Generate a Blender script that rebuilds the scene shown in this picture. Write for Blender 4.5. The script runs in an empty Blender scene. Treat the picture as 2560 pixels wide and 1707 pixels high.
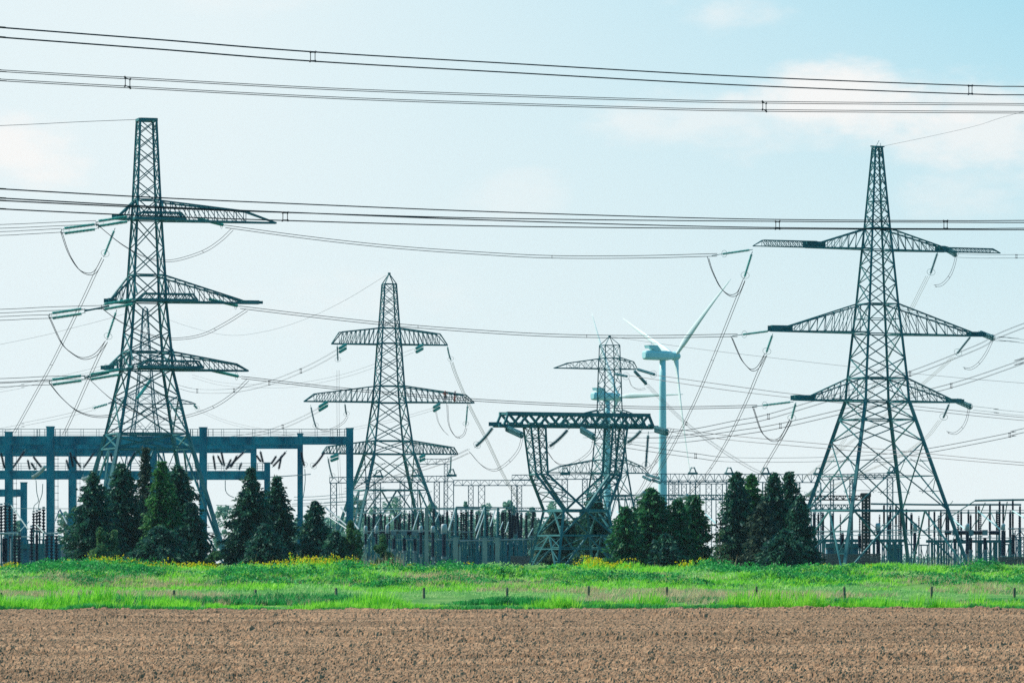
import bpy, math, random
import numpy as np
from mathutils import Vector
random.seed(11); RNG = np.random.default_rng(11)
S = bpy.context.scene
col = S.collection
# ------------------------------------------------------------------ camera
F, Y0, HC = 12000.0, 1398.0, 2.0          # focal length and horizon in photo pixels, eye height in metres
cam_d = bpy.data.cameras.new('camera'); cam = bpy.data.objects.new('camera', cam_d); col.objects.link(cam)
cam.location = (0, 0, HC); cam.rotation_euler = (math.pi/2, 0, 0)
cam_d.sensor_width = 36; cam_d.lens = F/2560*36; cam_d.shift_y = (Y0-853.5)/2560
cam_d.clip_start = 1; cam_d.clip_end = 30000
S.camera = cam
S.view_settings.view_transform = 'Standard'; S.view_settings.look = 'None'
S.view_settings.exposure = 0.12; S.view_settings.gamma = 1
try: S.cycles.use_denoising = False; S.cycles.max_bounces = 6; S.cycles.transparent_max_bounces = 8
except Exception: pass
# ------------------------------------------------------------------ sun and sky
SUN_EL, SUN_AZ = math.radians(44), math.radians(-68)      # azimuth from +Y (away from the camera) towards +X
sd = Vector((math.sin(SUN_AZ)*math.cos(SUN_EL), math.cos(SUN_AZ)*math.cos(SUN_EL), math.sin(SUN_EL)))
sl = bpy.data.lights.new('sun', 'SUN'); sl.energy = 5.0; sl.angle = math.radians(0.5); sl.color = (1.0, 0.95, 0.84)
so = bpy.data.objects.new('sun', sl); col.objects.link(so); so.rotation_euler = sd.to_track_quat('Z', 'Y').to_euler()
so.location = (-60, 200, 200)
world = bpy.data.worlds.new('World'); S.world = world; world.use_nodes = True
nt = world.node_tree; nt.nodes.clear()
def N(t, **k):
    n = nt.nodes.new(t)
    for a, b in k.items(): setattr(n, a, b)
    return n
L = lambda a, b: nt.links.new(a, b)
def mth(op, a, b=None, c=None, clamp=False):
    n = N('ShaderNodeMath', operation=op); n.use_clamp = clamp
    for i, v in enumerate((a, b, c)):
        if v is None: continue
        if isinstance(v, (int, float)): n.inputs[i].default_value = v
        else: L(v, n.inputs[i])
    return n.outputs[0]
def rng_(v, a, b, c=0, d=1, smooth=False):
    n = N('ShaderNodeMapRange'); n.interpolation_type = 'SMOOTHSTEP' if smooth else 'LINEAR'
    L(v, n.inputs[0])
    for i, x in enumerate((a, b, c, d)): n.inputs[1+i].default_value = x
    return n.outputs[0]
def mixc(f, a, b, t='MIX'):
    n = N('ShaderNodeMix', data_type='RGBA', blend_type=t)
    for sck, v in ((n.inputs[0], f), (n.inputs[6], a), (n.inputs[7], b)):
        if isinstance(v, (int, float)): sck.default_value = v
        elif isinstance(v, tuple): sck.default_value = (*v, 1)
        else: L(v, sck)
    return n.outputs[2]
out = N('ShaderNodeOutputWorld'); bg = N('ShaderNodeBackground'); bg.inputs[1].default_value = 0.1
sky = N('ShaderNodeTexSky'); sky.sky_type = 'NISHITA'; sky.sun_disc = False
sky.sun_elevation = SUN_EL; sky.sun_rotation = SUN_AZ; sky.dust_density = 1.0; sky.ozone_density = 1.5
tc = N('ShaderNodeTexCoord'); sp = N('ShaderNodeSeparateXYZ'); L(tc.outputs['Generated'], sp.inputs[0])
dx, dy, dz = sp.outputs
blue = mixc(0.65, mixc(1.0, sky.outputs[0], (0.75, 1.12, 1.1), 'MULTIPLY'), (2.2, 6.6, 8.6))
pale = (7.7, 8.5, 8.7)
# thin high veil: white towards the horizon, thinner towards the right and overhead
f_low = mth('MULTIPLY', rng_(dz, 0.02, 0.125, 0, 1), rng_(dx, -0.06, 0.12, 0.06, 0.84))
f_hi = rng_(dz, 0.14, 0.65, 0, 0.92, True)
base = mixc(mth('MAXIMUM', f_low, f_hi), pale, blue)
base = mixc(rng_(dz, 0.0, 0.035, 0.45, 0), base, (8.2, 8.55, 8.5))
mp = N('ShaderNodeMapping'); mp.inputs['Scale'].default_value = (20, 20, 44); L(tc.outputs['Generated'], mp.inputs[0])
nz = N('ShaderNodeTexNoise'); nz.inputs['Scale'].default_value = 1.6; nz.inputs['Detail'].default_value = 9; nz.inputs['Roughness'].default_value = 0.6
L(mp.outputs[0], nz.inputs['Vector'])
cl = None
for (px, py, rx, ry, k) in ((2110, 270, 300, 115, .9), (2530, 330, 330, 170, 0.72), (1840, 45, 170, 60, .5), (60, 410, 210, 95, .85),
                            (1290, 505, 150, 70, .3), (830, 770, 330, 90, .35), (1950, 320, 420, 90, .5), (2480, 470, 200, 120, .4), (640, 10, 260, 50, .3)):
    ux = mth('DIVIDE', mth('SUBTRACT', dx, (px-1280)/F), rx/F); uz = mth('DIVIDE', mth('SUBTRACT', dz, (Y0-py)/F), ry/F)
    r2 = mth('ADD', mth('MULTIPLY', ux, ux), mth('MULTIPLY', uz, uz))
    r2 = mth('ADD', r2, mth('MULTIPLY', mth('SUBTRACT', nz.outputs[0], 0.5), 6.5))
    m = mth('MULTIPLY', rng_(r2, -0.6, 1.35, k, 0, True), mth('GREATER_THAN', dy, 0))
    cl = m if cl is None else mth('MAXIMUM', cl, m)
base = mixc(cl, base, (9.1, 8.85, 8.65))
# unseen sky behind the camera and overhead, set deep teal to tint the shade
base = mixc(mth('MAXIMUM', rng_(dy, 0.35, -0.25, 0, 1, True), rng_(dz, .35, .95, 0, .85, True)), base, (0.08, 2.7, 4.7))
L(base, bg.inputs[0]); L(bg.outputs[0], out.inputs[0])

# ------------------------------------------------------------------ helpers
def P(px, py, D): return np.array(((px-1280)*D/F, D, HC+(Y0-py)*D/F))
class MB:
    def __init__(s): s.v = []; s.f = []
    def add(s, vs, fs):
        o = len(s.v); s.v.extend(vs); s.f.extend([tuple(i+o for i in f) for f in fs]); return s
    def bar(s, a, b, w, h=None):
        a = np.asarray(a, float); b = np.asarray(b, float); d = b-a; l = np.linalg.norm(d)
        if l < 1e-6: return s
        d /= l; up = np.array((0, 0, 1.)) if abs(d[2]) < .95 else np.array((0, 1., 0))
        x = np.cross(d, up); x /= np.linalg.norm(x); y = np.cross(x, d); x = x*w/2; y = y*(h or w)/2
        return s.add([a-x-y, a+x-y, a+x+y, a-x+y, b-x-y, b+x-y, b+x+y, b-x+y],
                     [(0, 1, 5, 4), (1, 2, 6, 5), (2, 3, 7, 6), (3, 0, 4, 7), (3, 2, 1, 0), (4, 5, 6, 7)])
    def box(s, x0, x1, y0, y1, z0, z1):
        return s.add([np.array(p) for p in ((x0, y0, z0), (x1, y0, z0), (x1, y1, z0), (x0, y1, z0), (x0, y0, z1), (x1, y0, z1), (x1, y1, z1), (x0, y1, z1))],
                     [(0, 1, 5, 4), (1, 2, 6, 5), (2, 3, 7, 6), (3, 0, 4, 7), (3, 2, 1, 0), (4, 5, 6, 7)])
    def tube(s, pts, r, n=5, rr=None, cap=True):
        pts = [np.asarray(p, float) for p in pts]; m = len(pts); vs = []; fs = []
        for i, p in enumerate(pts):
            d = pts[min(i+1, m-1)]-pts[max(i-1, 0)]; d = d/(np.linalg.norm(d)+1e-9)
            up = np.array((0, 0, 1.)) if abs(d[2]) < .9 else np.array((0, 1., 0))
            x = np.cross(d, up); x /= np.linalg.norm(x); y = np.cross(x, d); q = rr[i] if rr is not None else r
            for k in range(n):
                t = 2*math.pi*k/n; vs.append(p+(x*math.cos(t)+y*math.sin(t))*q)
        for i in range(m-1):
            for k in range(n):
                k2 = (k+1) % n; fs.append((i*n+k, i*n+k2, i*n+n+k2, i*n+n+k))
        if cap: fs += [tuple(range(n-1, -1, -1)), tuple(range((m-1)*n, m*n))]
        return s.add(vs, fs)
    def sheds(s, a, b, r, n, core=.45, sides=8, bend=0.0):      # a stack of insulator discs from a to b
        a = np.asarray(a, float); b = np.asarray(b, float); pts = []; rr = []
        for i in range(n):
            for t, q in ((.05, core), (.35, 1.0), (.62, 1.0), (.72, core)):
                u = (i+t)/n; pts.append(a+(b-a)*u-np.array((0, 0, bend*4*u*(1-u)))); rr.append(r*q)
        return s.tube(pts, r, sides, rr)
    def ring(s, c, nrm, R, r, n=14):
        c = np.asarray(c, float); nrm = np.asarray(nrm, float)/np.linalg.norm(nrm)
        x = np.cross(nrm, (0.3, .2, .93)); x /= np.linalg.norm(x); y = np.cross(nrm, x)
        return s.tube([c+(x*math.cos(t)+y*math.sin(t))*R for t in np.linspace(0, 2*math.pi, n+1)], r, 4, cap=False)
    def quads(s, V):                                            # V: (n,4,3)
        o = len(s.v); n = len(V); s.v.extend(V.reshape(-1, 3)); s.f.extend([(o+4*i, o+4*i+1, o+4*i+2, o+4*i+3) for i in range(n)]); return s
    def build(s, name, mat, parent=None, smooth=False):
        org = np.zeros(3) if parent is None else np.array(parent['_o'])
        me = bpy.data.meshes.new(name); v = np.asarray(s.v, float)-org
        me.from_pydata(v.tolist() if len(v) < 200 else v, [], s.f); me.materials.append(mat)
        if smooth: me.polygons.foreach_set('use_smooth', np.ones(len(me.polygons), bool))
        o = bpy.data.objects.new(name, me); col.objects.link(o)
        if parent is not None: o.parent = parent; o['_o'] = parent['_o']
        return o
def tag(o, label=None, cat=None, group=None, kind=None):
    for k, v in (('label', label), ('category', cat), ('group', group), ('kind', kind)):
        if v: o[k] = v
    return o
def thing(name, label, cat, loc, group=None):
    o = bpy.data.objects.new(name, None); col.objects.link(o); o.location = tuple(float(x) for x in loc); o['_o'] = [float(x) for x in loc]
    o.empty_display_size = .3
    return tag(o, label, cat, group)
def cr(pts, n=8):                                               # Catmull-Rom through 3D points
    pts = [np.asarray(p, float) for p in pts]
    if len(pts) == 2: return [pts[0]+(pts[1]-pts[0])*t for t in np.linspace(0, 1, 3)]
    e = [2*pts[0]-pts[1]]+pts+[2*pts[-1]-pts[-2]]; o = []
    for i in range(1, len(e)-2):
        a, b, c, d = e[i-1:i+3]
        for t in np.linspace(0, 1, n, endpoint=False):
            o.append(.5*(2*b+(c-a)*t+(2*a-5*b+4*c-d)*t*t+(3*b-a-3*c+d)*t**3))
    o.append(pts[-1]); return o
def mat(name, c, rough=.6, metal=0., c2=None, scale=1.5, bump=0., spec=.4, trans=0., detail=4, stretch=None):
    m = bpy.data.materials.new(name); m.use_nodes = True; t = m.node_tree; b = t.nodes['Principled BSDF']
    b.inputs['Base Color'].default_value = (*c, 1); b.inputs['Roughness'].default_value = rough; b.inputs['Metallic'].default_value = metal
    b.inputs['Specular IOR Level'].default_value = spec
    cs = None
    if c2 or bump:
        tcn = t.nodes.new('ShaderNodeTexCoord'); n = t.nodes.new('ShaderNodeTexNoise'); n.inputs['Scale'].default_value = scale; n.inputs['Detail'].default_value = detail
        vec = tcn.outputs['Object']
        if stretch:
            mpn = t.nodes.new('ShaderNodeMapping'); mpn.inputs['Scale'].default_value = stretch; t.links.new(vec, mpn.inputs[0]); vec = mpn.outputs[0]
        t.links.new(vec, n.inputs['Vector'])
    if c2:
        r = t.nodes.new('ShaderNodeValToRGB'); r.color_ramp.elements[0].position = .36; r.color_ramp.elements[1].position = .64
        r.color_ramp.elements[0].color = (*c, 1); r.color_ramp.elements[1].color = (*c2, 1)
        t.links.new(n.outputs[0], r.inputs[0]); cs = r.outputs[0]; t.links.new(cs, b.inputs['Base Color'])
    if bump:
        bm_ = t.nodes.new('ShaderNodeBump'); bm_.inputs['Strength'].default_value = bump; t.links.new(n.outputs[0], bm_.inputs['Height']); t.links.new(bm_.outputs[0], b.inputs['Normal'])
    if trans:
        tr = t.nodes.new('ShaderNodeBsdfTranslucent'); mx = t.nodes.new('ShaderNodeMixShader'); mx.inputs[0].default_value = trans
        if cs: t.links.new(cs, tr.inputs[0])
        else: tr.inputs[0].default_value = (*c, 1)
        o = t.nodes['Material Output']; t.links.new(b.outputs[0], mx.inputs[1]); t.links.new(tr.outputs[0], mx.inputs[2]); t.links.new(mx.outputs[0], o.inputs[0])
    return m
M = dict(
    steel=mat('shade_teal_steel', (.010, .14, .168), .55, .0, (.07, .23, .235), .3, spec=.2),  # galvanised steel; the teal tint of its shade is put into the colour
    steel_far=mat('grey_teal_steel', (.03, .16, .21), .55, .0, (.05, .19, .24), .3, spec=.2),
    galv=mat('galvanised_steel', (.14, .21, .24), .5, .2, (.26, .32, .34), .5),
    rust=mat('rust_brown_steel', (.06, .045, .045), .7, .0, (.09, .065, .06), .8),
    wire=mat('weathered_conductor', (.02, .023, .035), .5, .3),
    wire_lit=mat('sunlit_conductor', (.42, .40, .38), .38, .6),  # pale copy of the conductor; sun glare put into its colour
    glass=mat('green_insulator_glass', (.004, .30, .26), .3, 0, (.012, .44, .37), 1.2, spec=.5),
    porc=mat('dark_glazed_porcelain', (.004, .012, .035), .5, 0, (.008, .022, .055), .8, spec=.15),
    paleins=mat('pale_grey_insulator', (.38, .46, .45), .4, 0, (.5, .56, .53), 1.5),
    midins=mat('grey_green_insulator', (.05, .19, .22), .4, 0, (.10, .27, .29), 2.),
    conc=mat('shade_blue_concrete', (.006, .15, .23), .85, 0, (.035, .35, .44), .55, bump=.15, spec=.2, stretch=(1.4, 1.4, .45)),  # grey concrete with the blue of its shaded faces put into the colour
    conc_pale=mat('pale_concrete', (.40, .36, .31), .9, 0, (.55, .48, .40), .8, bump=.2, spec=.2),
    white=mat('shade_teal_gelcoat', (.44, .76, .79), .4, 0, (.41, .73, .76), .08, spec=.3),  # white paint with a teal shade tint put into the base colour
    blade_white=mat('pale_blade_gelcoat', (.78, .88, .88), .4, 0, (.74, .85, .85), .08, spec=.3),  # same gelcoat kept near white to stand for the sunlit blades
    lightgrey=mat('light_grey_enamel', (.42, .47, .50), .4, 0, (.5, .54, .56), 1.),
    bluewall=mat('blue_steel_cladding', (.004, .07, .12), .6, 0, (.03, .17, .25), .8, stretch=(.8, .8, 1.5)),
    brick=mat('brown_brick', (.16, .10, .085), .9, 0, (.24, .17, .15), 2.5, stretch=(.6, .6, 5)),
    bark=mat('bark', (.055, .04, .03), .9, 0, (.09, .07, .05), 3.),
    twig=mat('dry_twig', (.20, .15, .10), .9),
    wood=mat('weathered_post_wood', (.16, .13, .09), .9, 0, (.26, .21, .16), 6.),
    spruce=mat('spruce_needles', (.005, .058, .070), .6, 0, (.055, .20, .10), 1.6, trans=.25, spec=.2),  # teal shade and lit highlights mixed into the needle colour
    spruce2=mat('green_spruce_needles', (.006, .10, .055), .6, 0, (.11, .32, .07), 1.5, trans=.3, spec=.2),
    spruce3=mat('brownish_spruce_needles', (.006, .050, .055), .7, 0, (.10, .14, .08), 1.4, trans=.25, spec=.2),
    leaf=mat('broad_leaves', (.006, .085, .06), .55, 0, (.07, .28, .08), 1.5, trans=.3, spec=.25),
    leaf2=mat('pale_green_leaves', (.04, .15, .08), .55, 0, (.14, .28, .10), 1.1, trans=.35, spec=.25),
    farleaf=mat('hazy_far_leaves', (.14, .33, .28), .7, 0, (.28, .48, .34), .3, trans=.3, spec=.1),  # leaf colour lightened to stand in for distance haze
    red=mat('orange_red_jacket', (.75, .10, .06), .7), navy=mat('navy_trousers', (.012, .018, .06), .8), skin=mat('skin', (.45, .25, .17), .6),
)
# ------------------------------------------------------------------ ground, field and bank
def hsh(i, j, k=0):
    h = (i.astype(np.int64)*374761393+j.astype(np.int64)*668265263+k*1274126177) & 0x7fffffff
    h = ((h ^ (h >> 13))*1274126177) & 0x7fffffff
    return ((h ^ (h >> 16)) & 0xffff)/65535.0
def vnoise(x, y, k=0):
    i = np.floor(x); j = np.floor(y); u = x-i; v = y-j; u = u*u*(3-2*u); v = v*v*(3-2*v)
    return (hsh(i, j, k)*(1-u)+hsh(i+1, j, k)*u)*(1-v)+(hsh(i, j+1, k)*(1-u)+hsh(i+1, j+1, k)*u)*v
def clods(x, y, cell, k):
    x = x/cell; y = y/cell; i0 = np.floor(x); j0 = np.floor(y); o = np.zeros_like(x)
    for di in (-1, 0, 1):
        for dj in (-1, 0, 1):
            i = i0+di; j = j0+dj; cx = i+hsh(i, j, k); cy = j+hsh(i, j, k+1); r = .28+.5*hsh(i, j, k+2)
            d2 = ((x-cx)**2+(y-cy)**2)/r**2; o = np.maximum(o, np.sqrt(np.clip(1-d2, 0, 1))*r*(hsh(i, j, k+3) > .35))
    return o*cell
def grid_obj(name, X, Y, Z, m, smooth=False):
    r, c = X.shape; me = bpy.data.meshes.new(name); n = r*c
    me.vertices.add(n); me.vertices.foreach_set('co', np.stack((X, Y, Z), -1).astype(np.float32).ravel())
    idx = np.arange(n).reshape(r, c); q = np.stack((idx[:-1, :-1], idx[:-1, 1:], idx[1:, 1:], idx[1:, :-1]), -1).reshape(-1, 4)
    me.loops.add(q.size); me.loops.foreach_set('vertex_index', q.ravel().astype(np.int32)); me.polygons.add(len(q))
    me.polygons.foreach_set('loop_start', (np.arange(len(q))*4).astype(np.int32)); me.polygons.foreach_set('use_smooth', np.full(len(q), smooth))
    me.update(); me.validate(); me.materials.append(m); o = bpy.data.objects.new(name, me); col.objects.link(o); return tag(o, kind='structure')
soil = mat('dry_ploughed_soil', (.26, .142, .082), .95, 0, (.47, .278, .165), 9, bump=.3, spec=.1, detail=6)
st = soil.node_tree; sb = st.nodes['Principled BSDF']; rmp = [n for n in st.nodes if n.type == 'VALTORGB'][0]
tcn = st.nodes.new('ShaderNodeTexCoord'); mpn = st.nodes.new('ShaderNodeMapping'); mpn.inputs['Scale'].default_value = (.05, .45, 1); nn_ = st.nodes.new('ShaderNodeTexNoise'); nn_.inputs['Scale'].default_value = 1.0; nn_.inputs['Detail'].default_value = 5
mr_ = st.nodes.new('ShaderNodeMapRange'); mr_.inputs[1].default_value = .35; mr_.inputs[2].default_value = .68; mr_.inputs[3].default_value = .62; mr_.inputs[4].default_value = 1.12
mm_ = st.nodes.new('ShaderNodeMix'); mm_.data_type = 'RGBA'; mm_.blend_type = 'MULTIPLY'; mm_.inputs[0].default_value = 1.0
st.links.new(tcn.outputs['Object'], mpn.inputs[0]); st.links.new(mpn.outputs[0], nn_.inputs['Vector']); st.links.new(nn_.outputs[0], mr_.inputs[0]); st.links.new(rmp.outputs[0], mm_.inputs[6]); st.links.new(mr_.outputs[0], mm_.inputs[7]); st.links.new(mm_.outputs[2], sb.inputs['Base Color'])
turf = mat('rough_turf', (.05, .20, .04), .95, 0, (.16, .30, .08), .8, spec=.1)
land = mat('grass_and_gravel_ground', (.10, .14, .07), .95, 0, (.17, .19, .11), .02, spec=.1)
V_ = np.linspace(0, 1, 950)[:, None]; U_ = np.linspace(-1, 1, 1150)[None, :]
Y = 63*(190.2/63)**V_+0*U_; X = U_*Y*.165
Z = .035*(vnoise(X*1.3, Y*.5, 3)-.5)+.03*(vnoise(X*6, Y*4, 5)-.5)+.42*clods(X, Y*.75, .095, 11)*(.3+1.2*vnoise(X*.9, Y*.25, 8))+.58*clods(X, Y*.8, .052, 31)+.02*hsh(np.floor(X/.02), np.floor(Y/.02), 5)
Z += .075*np.sin(Y*1.1+.6*np.sin(X*.13)+vnoise(X*.4, Y*.4, 9)*1.2)*(vnoise(X*.05, Y*.12, 4) > .35)      # harrow ridges along the field
Z += .11*(vnoise(X*.04, Y*.42+.02*X, 141)-.5)+.06*(vnoise(X*.07, Y*1.3, 142)-.5)
st_ = clods(X, Y, .16, 91); Z += .36*st_*(vnoise(X*2.3, Y*1.1, 78) > .72); big = clods(X, Y, .30, 51); Z += .34*big*(vnoise(X*.8, Y*.5, 77) > .74)
grid_obj('ploughed_field', X, Y, Z-.03, soil)
xs = np.linspace(-420, 420, 3)[None, :]; grid_obj('field', xs+0*np.array([[-60.], [189]]), np.array([[-60.], [189]])+0*xs, np.full((2, 3), -.14), soil)
def bank_z(x, y):
    z = np.interp(y, (186, 189.4, 192, 198, 206, 214, 221, 226, 231, 240), (-.1, .0, .10, .40, .74, 1.20, 1.46, 1.48, 1.2, -.1))
    w = np.clip((y-189)/4, 0, 1)*np.clip((238-y)/4, 0, 1)
    return z+w*np.clip((y-199)/8, .15, 1)*(.34*(vnoise(x*.35, y*.5, 21)-.5)+.34*(vnoise(x*.9, y*1.1, 22)-.5)*np.clip((y-202)/8, .3, 1))
xs = np.linspace(-80, 80, 540)[None, :]; ys = np.concatenate((np.linspace(186, 228, 140), np.linspace(229, 241, 12)))[:, None]
xx = xs+0*ys; yy = ys+0*xs; grid_obj('grass_bank', xx, yy, bank_z(xx, yy), turf, True)
xs = np.linspace(-650, 650, 5)[None, :]; ys = np.array([[236.], [700], [1500], [2640]]); grid_obj('ground', xs+0*ys, ys+0*xs, np.full((4, 5), -.02), land)
def blades(name, label, tx, ty, per, h, w, spread, m, lean=.35, zoff=0.):
    n = len(tx)*per; cx = np.repeat(tx, per); cy = np.repeat(ty, per); hh = np.repeat(h, per)*RNG.uniform(.55, 1.15, n)
    a = RNG.uniform(0, 2*np.pi, n); r = spread*np.sqrt(RNG.uniform(0, 1, n)); x = cx+r*np.cos(a); y = cy+r*np.sin(a)
    z = bank_z(x, y)-.03+zoff; la = a+RNG.normal(0, .8, n); ll = hh*lean*RNG.uniform(.2, 1.6, n)
    ww = w*RNG.uniform(.6, 1.4, n)/2; fa = RNG.uniform(0, np.pi, n); sx = np.cos(fa)*ww; sy = np.sin(fa)*ww
    tx_ = x+np.cos(la)*ll+.12*hh; ty_ = y+np.sin(la)*ll
    V = np.stack((np.stack((x-sx, y-sy, z), -1), np.stack((x+sx, y+sy, z), -1), np.stack((tx_+sx*.3, ty_+sy*.3, z+hh), -1), np.stack((tx_-sx*.3, ty_-sy*.3, z+hh), -1)), 1)
    return leaf_obj(name, V, m, None), label
def leaf_obj(name, V, m, parent):
    me = bpy.data.meshes.new(name); n = len(V); org = np.zeros(3) if parent is None else np.array(parent['_o'])
    me.vertices.add(n*4); me.vertices.foreach_set('co', (V-org).astype(np.float32).ravel()); me.loops.add(n*4); me.loops.foreach_set('vertex_index', np.arange(n*4, dtype=np.int32))
    me.polygons.add(n); me.polygons.foreach_set('loop_start', (np.arange(n)*4).astype(np.int32)); me.update(); me.validate(); me.materials.append(m)
    o = bpy.data.objects.new(name, me); col.objects.link(o)
    if parent is not None: o.parent = parent; o['_o'] = parent['_o']
    return o
def scatter(n, y0, y1):
    n = int(n*1.3)
    y = RNG.uniform(y0, y1, n); return RNG.uniform(-1, 1, n)*(y*.112+4)*1.3, y
g_bright = mat('bright_spring_grass', (.13, .55, .03), .5, 0, (.44, .84, .09), 2.2, trans=.45, spec=.3)
g_mid = mat('meadow_grass', (.22, .58, .13), .55, 0, (.56, .76, .32), 2.2, trans=.4, spec=.25)
g_weed = mat('leafy_bank_weeds', (.008, .16, .055), .55, 0, (.09, .56, .12), 2.4, trans=.3, spec=.25)  # green darkened so the clumps carry their shade in the colour
g_dry = mat('dry_straw', (.60, .44, .26), .8, 0, (.70, .58, .36), 1.0, trans=.3, spec=.1)
g_yel = mat('yellow_petals', (.80, .52, .01), .6, 0, (.85, .68, .03), 1.5, trans=.3, spec=.1)
def leafy(name, tx, ty, per, h, w, spread, m):                  # low leafy clumps of small turned leaves
    n = len(tx)*per; hh = np.repeat(h, per); a = RNG.uniform(0, 2*np.pi, n); r = spread*np.sqrt(RNG.uniform(0, 1, n)); x = np.repeat(tx, per)+r*np.cos(a); y = np.repeat(ty, per)+r*np.sin(a)
    z = bank_z(x, y)+hh*np.sqrt(np.clip(1-(r/spread)**2, 0.04, 1))*RNG.uniform(.25, 1.05, n); return (leaf_obj(name, rand_quads(np.stack((x, y, z), -1), w*RNG.uniform(.6, 1.4, n), w*.6*RNG.uniform(.6, 1.4, n)), m, None), None)
def rand_quads(c, a, b):                                        # randomly turned quads of a x b about centres c
    n = len(c); d = RNG.normal(size=(n, 3)); d /= np.linalg.norm(d, axis=1)[:, None]; e = np.cross(d, RNG.normal(size=(n, 3))); e /= np.linalg.norm(e, axis=1)[:, None]
    a = np.broadcast_to(np.asarray(a, float), (n,))[:, None]/2; b = np.broadcast_to(np.asarray(b, float), (n,))[:, None]/2
    return np.stack((c-d*a, c-e*b, c+d*a, c+e*b), 1)
def stuff(t): tag(t[0], t[1], kind='stuff'); return t[0]
x, y = scatter(950, 188.8, 192.4); k = vnoise(x*.55, y*.6, 61); hgt = .05+1.0*k*k; stuff(blades('tall_grass', None, x, y, 22, hgt, .035, .2, g_bright, .3))
x, y = scatter(1500, 193.2, 196.4); k = vnoise(x*.3, y*.3, 62); ok = k > .3; x, y, k = x[ok], y[ok], k[ok]; stuff(blades('dark_grass', None, x, y, 22, .10+.45*(k-.3), .04, .22, g_weed, .4))  # dark tufts that put clump shade into the colour of the bank
x, y = scatter(5200, 191.5, 214); k = vnoise(x*.35, y*.35, 63); stuff(blades('meadow_grass', None, x, y, 11, (.05+.12*k)*np.clip((y-190)/10, .6, 1.5), .035, .28, g_mid, .6))
x, y = scatter(6200, 204, 227); k = vnoise(x*.28, y*.3, 64); ok = k > .25; x, y, k = x[ok], y[ok], k[ok]; stuff(blades('bank_grass', None, x, y, 14, .08+.24*k, .045, .3, g_bright, .7))
x, y = scatter(5200, 207, 223); k = vnoise(x*.42, y*.35, 65); ok = k > .42; x, y, k = x[ok], y[ok], k[ok]; stuff(leafy('leafy_weeds', x, y, 34, .10+.85*(k-.38), .11, .42, g_weed))
x, y = scatter(2600, 212, 226); k = vnoise(x*.5, y*.5, 71); ok = k > .45; x, y, k = x[ok], y[ok], k[ok]; stuff(leafy('bright_herbs', x, y, 26, .08+.45*(k-.4), .09, .4, g_mid))
x, y = scatter(3600, 193, 210); k = vnoise(x*.2, y*.25, 66); ok = k > .48; x, y, k = x[ok], y[ok], k[ok]; stuff(blades('dry_grass', None, x, y, 14, .12+.2*k, .03, .25, g_dry, .6))
x, y = scatter(900, 188.4, 189.4); k = vnoise(x*.6, y*0+2, 72); ok = k > .12; x, y, k = x[ok], y[ok], k[ok]; stuff(blades('shade_edge_grass', None, x, y, 22, .07+.24*k, .04, .16, g_weed, .35))  # added dark tufts standing in for shade under the bright grass
px = np.concatenate([RNG.normal(a, b, n) for a, b, n in ((1090, 48, 260), (120, 60, 120), (380, 90, 90), (1700, 60, 60), (2330, 90, 110), (690, 70, 60))]); y = RNG.normal(211, 2.2, len(px)); x = (px-1280)*y/F
stuff(blades('straw_patches', None, x, y, 16, RNG.uniform(.12, .34, len(px)), .03, .25, g_dry, .8))
# yellow flowers along the top of the bank
fx = []; fy = []; fh = []
for px0, px1, n, h in ((8, 62, 60, .12), (150, 180, 22, .1), (205, 330, 90, .25), (240, 300, 70, .45), (345, 392, 60, .3), (400, 525, 120, .22), (630, 690, 40, .15), (705, 745, 30, .15),
                       (728, 790, 110, .5), (790, 820, 40, .25), (825, 880, 90, .4), (928, 958, 25, .12), (1452, 1500, 100, .42), (1500, 1580, 60, .2), (1700, 1748, 60, .35), (1150, 1180, 14, .15), (-100, 2700, 70, .1), (100, 950, 40, .12)):
    for _ in range(int(n*.36)):
        yv = random.uniform(221, 226.5); fx.append((random.gauss((px0+px1)/2, (px1-px0)/2.2)-1280)*yv/F); fy.append(yv); fh.append(h*random.uniform(.3, 1.1)+.18)
fx, fy, fh = map(np.array, (fx, fy, fh))
stuff(blades('flower_stems', None, fx, fy, 6, fh, .04, .16, g_bright, .25))
n = len(fx)*7; c = np.stack((np.repeat(fx, 7)+RNG.normal(0, .13, n), np.repeat(fy, 7)+RNG.normal(0, .13, n), 0*np.repeat(fx, 7)), -1)
c[:, 2] = bank_z(c[:, 0], c[:, 1])+np.repeat(fh, 7)*RNG.uniform(.65, 1.1, n)
stuff((leaf_obj('yellow_flowers', rand_quads(c, .085, .085), g_yel, None), None))
# dry reeds behind the bank top
rx = np.array([(px-1280)*229/F for px in list(RNG.uniform(885, 1000, 70))+list(RNG.uniform(600, 760, 26))+list(RNG.uniform(1745, 1860, 30))+list(RNG.uniform(1560, 1640, 10))+list(RNG.uniform(2280, 2560, 26))])
ry = RNG.uniform(227, 231, len(rx)); stuff(blades('dry_reeds', None, rx, ry, 3, RNG.uniform(.45, .95, len(rx)), .022, .12, g_dry, .18))
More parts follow.
